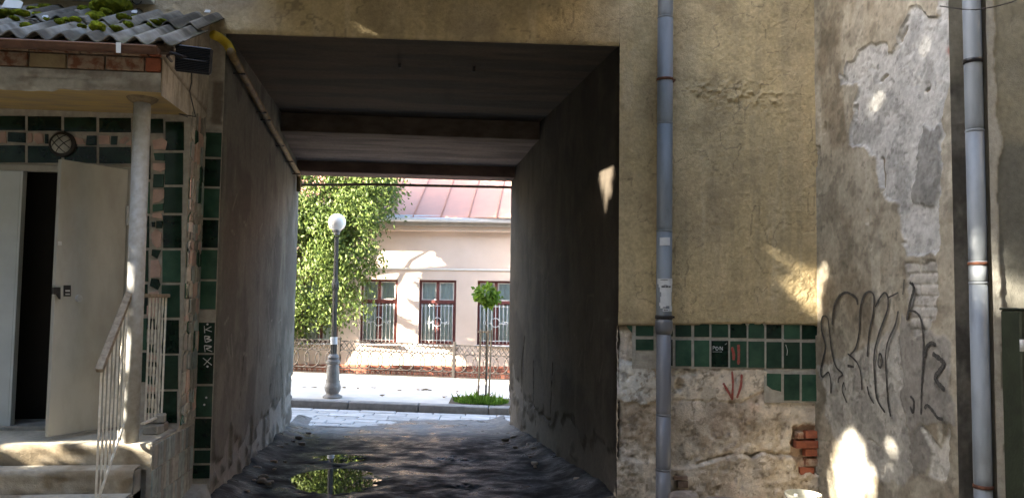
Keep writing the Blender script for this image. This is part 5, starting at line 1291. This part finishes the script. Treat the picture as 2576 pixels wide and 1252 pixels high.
# ================================================================== OTHER SIDES OF THE COURT: UNSEEN BLOCKS ADDED TO CUT SKY LIGHT (behind and beside the viewpoint)
CW = mat('court_plaster', (.34, .29, .22), .93, .15, 2, .3, 60, spec=.2)
def court_block(label, x0, y0, x1, y1, h_, face):
    T = thing('unseen_court_building', label, 'building', ((x0+x1)/2, (y0+y1)/2, 0))
    box('wall', (x0, y0, -.2), (x1, y1, h_), CW, T)
    box('roof', (x0-.3, y0-.3, h_+.002), (x1+.3, y1+.3, h_+.25), HROOF, T, .02)
    for z in (1.0, 4.0, 7.0):
        if z+1.7 > h_: break
        for k in range(7):
            if face == 'y':
                x = x0+2+(x1-x0-4)*k/6; w_ = box('window', (x-.6, y1+.002, z), (x+.6, y1+.06, z+1.6), HTRIM, T, .01); box('pane', (x-.5, y1+.062, z+.1), (x+.5, y1+.07, z+1.5), BLACK, w_)
            elif face == 'x':
                y = y0+1.5+(y1-y0-3)*k/6; w_ = box('window', (x1+.002, y-.5, z), (x1+.06, y+.5, z+1.6), HTRIM, T, .01); box('pane', (x1+.062, y-.4, z+.1), (x1+.07, y+.4, z+1.5), BLACK, w_)
    return T
court_block('unseen three-storey building closing the rear of the court, sized to cut sky light', -13, -10, 14, -3.8, 12.0, 'y')
court_block('unseen tall building added beyond the green gate post to cut sky light', 7.5, -3.4, 12, 3.9, 10.5, 'n')
court_block('unseen low outbuilding added beyond the yard trees to cut sky light', -17.5, -4.5, -13.5, 5.8, 4.6, 'x')

# ================================================================== UNSEEN YARD TREES ADDED TO SHADE THE COURT (left of and behind the viewpoint)
LEAF3 = leaf_mat('yard_leaf', (.04, .09, .012), (.09, .15, .02), .35)
# sunlit spots; leaves along their sun rays are cut away: (point, radius)
lit = []
def spot(p, r): lit.append((np.asarray(p, float), r))
spot(onY(1990, 548, D), .05); spot(onY(2038, 570, D), .065); spot(onY(1985, 672, D), .04); spot(onY(2020, 694, D), .06); spot(onY(2044, 722, D), .06)
spot(onY(1712, 450, D), .04); spot(onY(2030, 305, D), .025); spot(onY(1722, 490, D), .03); spot(onY(1850, 560, D), .025)
for (a, b_, r) in [(2064, 560, .07), (2066, 690, .08), (2066, 735, .06), (2085, 545, .04), (2105, 1235, .12), (2140, 1235, .13), (2160, 1225, .10), (2110, 1185, .09), (2150, 1180, .12), (2135, 1130, .10), (2150, 1110, .06), (2128, 1090, .05), (2225, 1150, .05), (2245, 1200, .05), (2250, 1100, .04), (2190, 265, .045), (2172, 292, .035), (2140, 260, .03), (2252, 740, .04), (2245, 770, .04), (2330, 90, .035), (2345, 750, .035), (2110, 775, .03), (2225, 680, .03), (2285, 620, .03), (2060, 780, .04), (2140, 1010, .025), (2300, 5, .03), (2210, 240, .03)]:
    spot(onX(a, b_, XW), r*(1.15 if b_ > 1080 else 1.15))
for (a, b_, r) in [(1532, 360, .10), (1530, 390, .13), (1528, 420, .13), (1527, 455, .11), (1522, 490, .07)]:
    d = ray(a, b_); a_ = (XRF-XR)/(YF-D); t = (XR-a_*D)/(d[0]-a_*d[1]); spot(EYEP+d*t, r)
for (a, b_, r) in [(338, 600, .05), (336, 650, .07), (334, 720, .07), (330, 800, .07), (326, 880, .07), (324, 980, .07), (322, 1070, .08), (300, 840, .06), (275, 960, .06), (265, 1050, .05)]: spot(onY(a, b_, 5.10), r)
for x in (-2.9, -2.75, -2.6, -2.45, -2.3, -2.1): spot((x, 5.10, .68), .06)
spot(onY(2560, 720, 4.06), .10); spot(onY(2452, 690, 4.0), .05); spot(onY(2455, 510, 4.0), .05); spot(onY(2460, 1140, 4.0), .05); spot((onY(1712, 440, D)), .05)
def shade_tree(base, centre, rad, nc, label, m):
    T = thing('unseen_yard_tree', label, 'tree', tuple(base))
    P_ = branchy('trunk', base, (base[0]+.2, base[1], centre[2]), .22, .08, .08, BARK, T)
    v = RNG.normal(size=(nc, 3)); v /= np.linalg.norm(v, axis=1)[:, None]; c = np.asarray(centre)+v*np.asarray(rad)*(RNG.uniform(0, 1, nc)**.45)[:, None]
    for k in range(12): branchy('limb', P_[3+k % 4], c[k], .06, .015, .1, BARK, T, 6, 5)
    pos = np.repeat(c, 40, 0)+RNG.normal(size=(nc*40, 3))*.22
    keep = np.ones(len(pos), bool)
    for p, r in lit:
        w = pos-p; al = -(w@SUN_D); dd = np.linalg.norm(w+al[:, None]*SUN_D, axis=1); keep &= ~((dd < r+.02) & (al > 0)) & ~((dd < r*2+.04) & (al > 0) & (RNG.uniform(0, 1, len(pos)) < .6))
    pos = pos[keep]; dirs = RNG.normal(size=pos.shape)+np.array([0, 0, -.6])
    leaves('crown', pos, dirs, RNG.uniform(.12, .24, len(pos)), m, T, .6); return T
shade_tree((-9.2, 1.2, 0), (-9.0, 1.4, 7.9), (2.3, 3.4, 4.3), 1450, 'unseen tall leafy yard tree with carved sun gaps shading the peeling side wall', LEAF3)
shade_tree((3.6, -2.2, 0), (1.2, -.6, 7.6), (5.2, 2.3, 2.0), 900, 'unseen wide spreading tree added over the court to cut sky light', LEAF3)  # unseen crown put overhead to block sky light from the yard
shade_tree((-7.6, 1.6, 0), (-7.4, 3.2, 4.6), (1.5, 2.0, 3.0), 700, 'unseen bushy lower yard tree with carved sun gaps shading the porch steps', LEAF3)
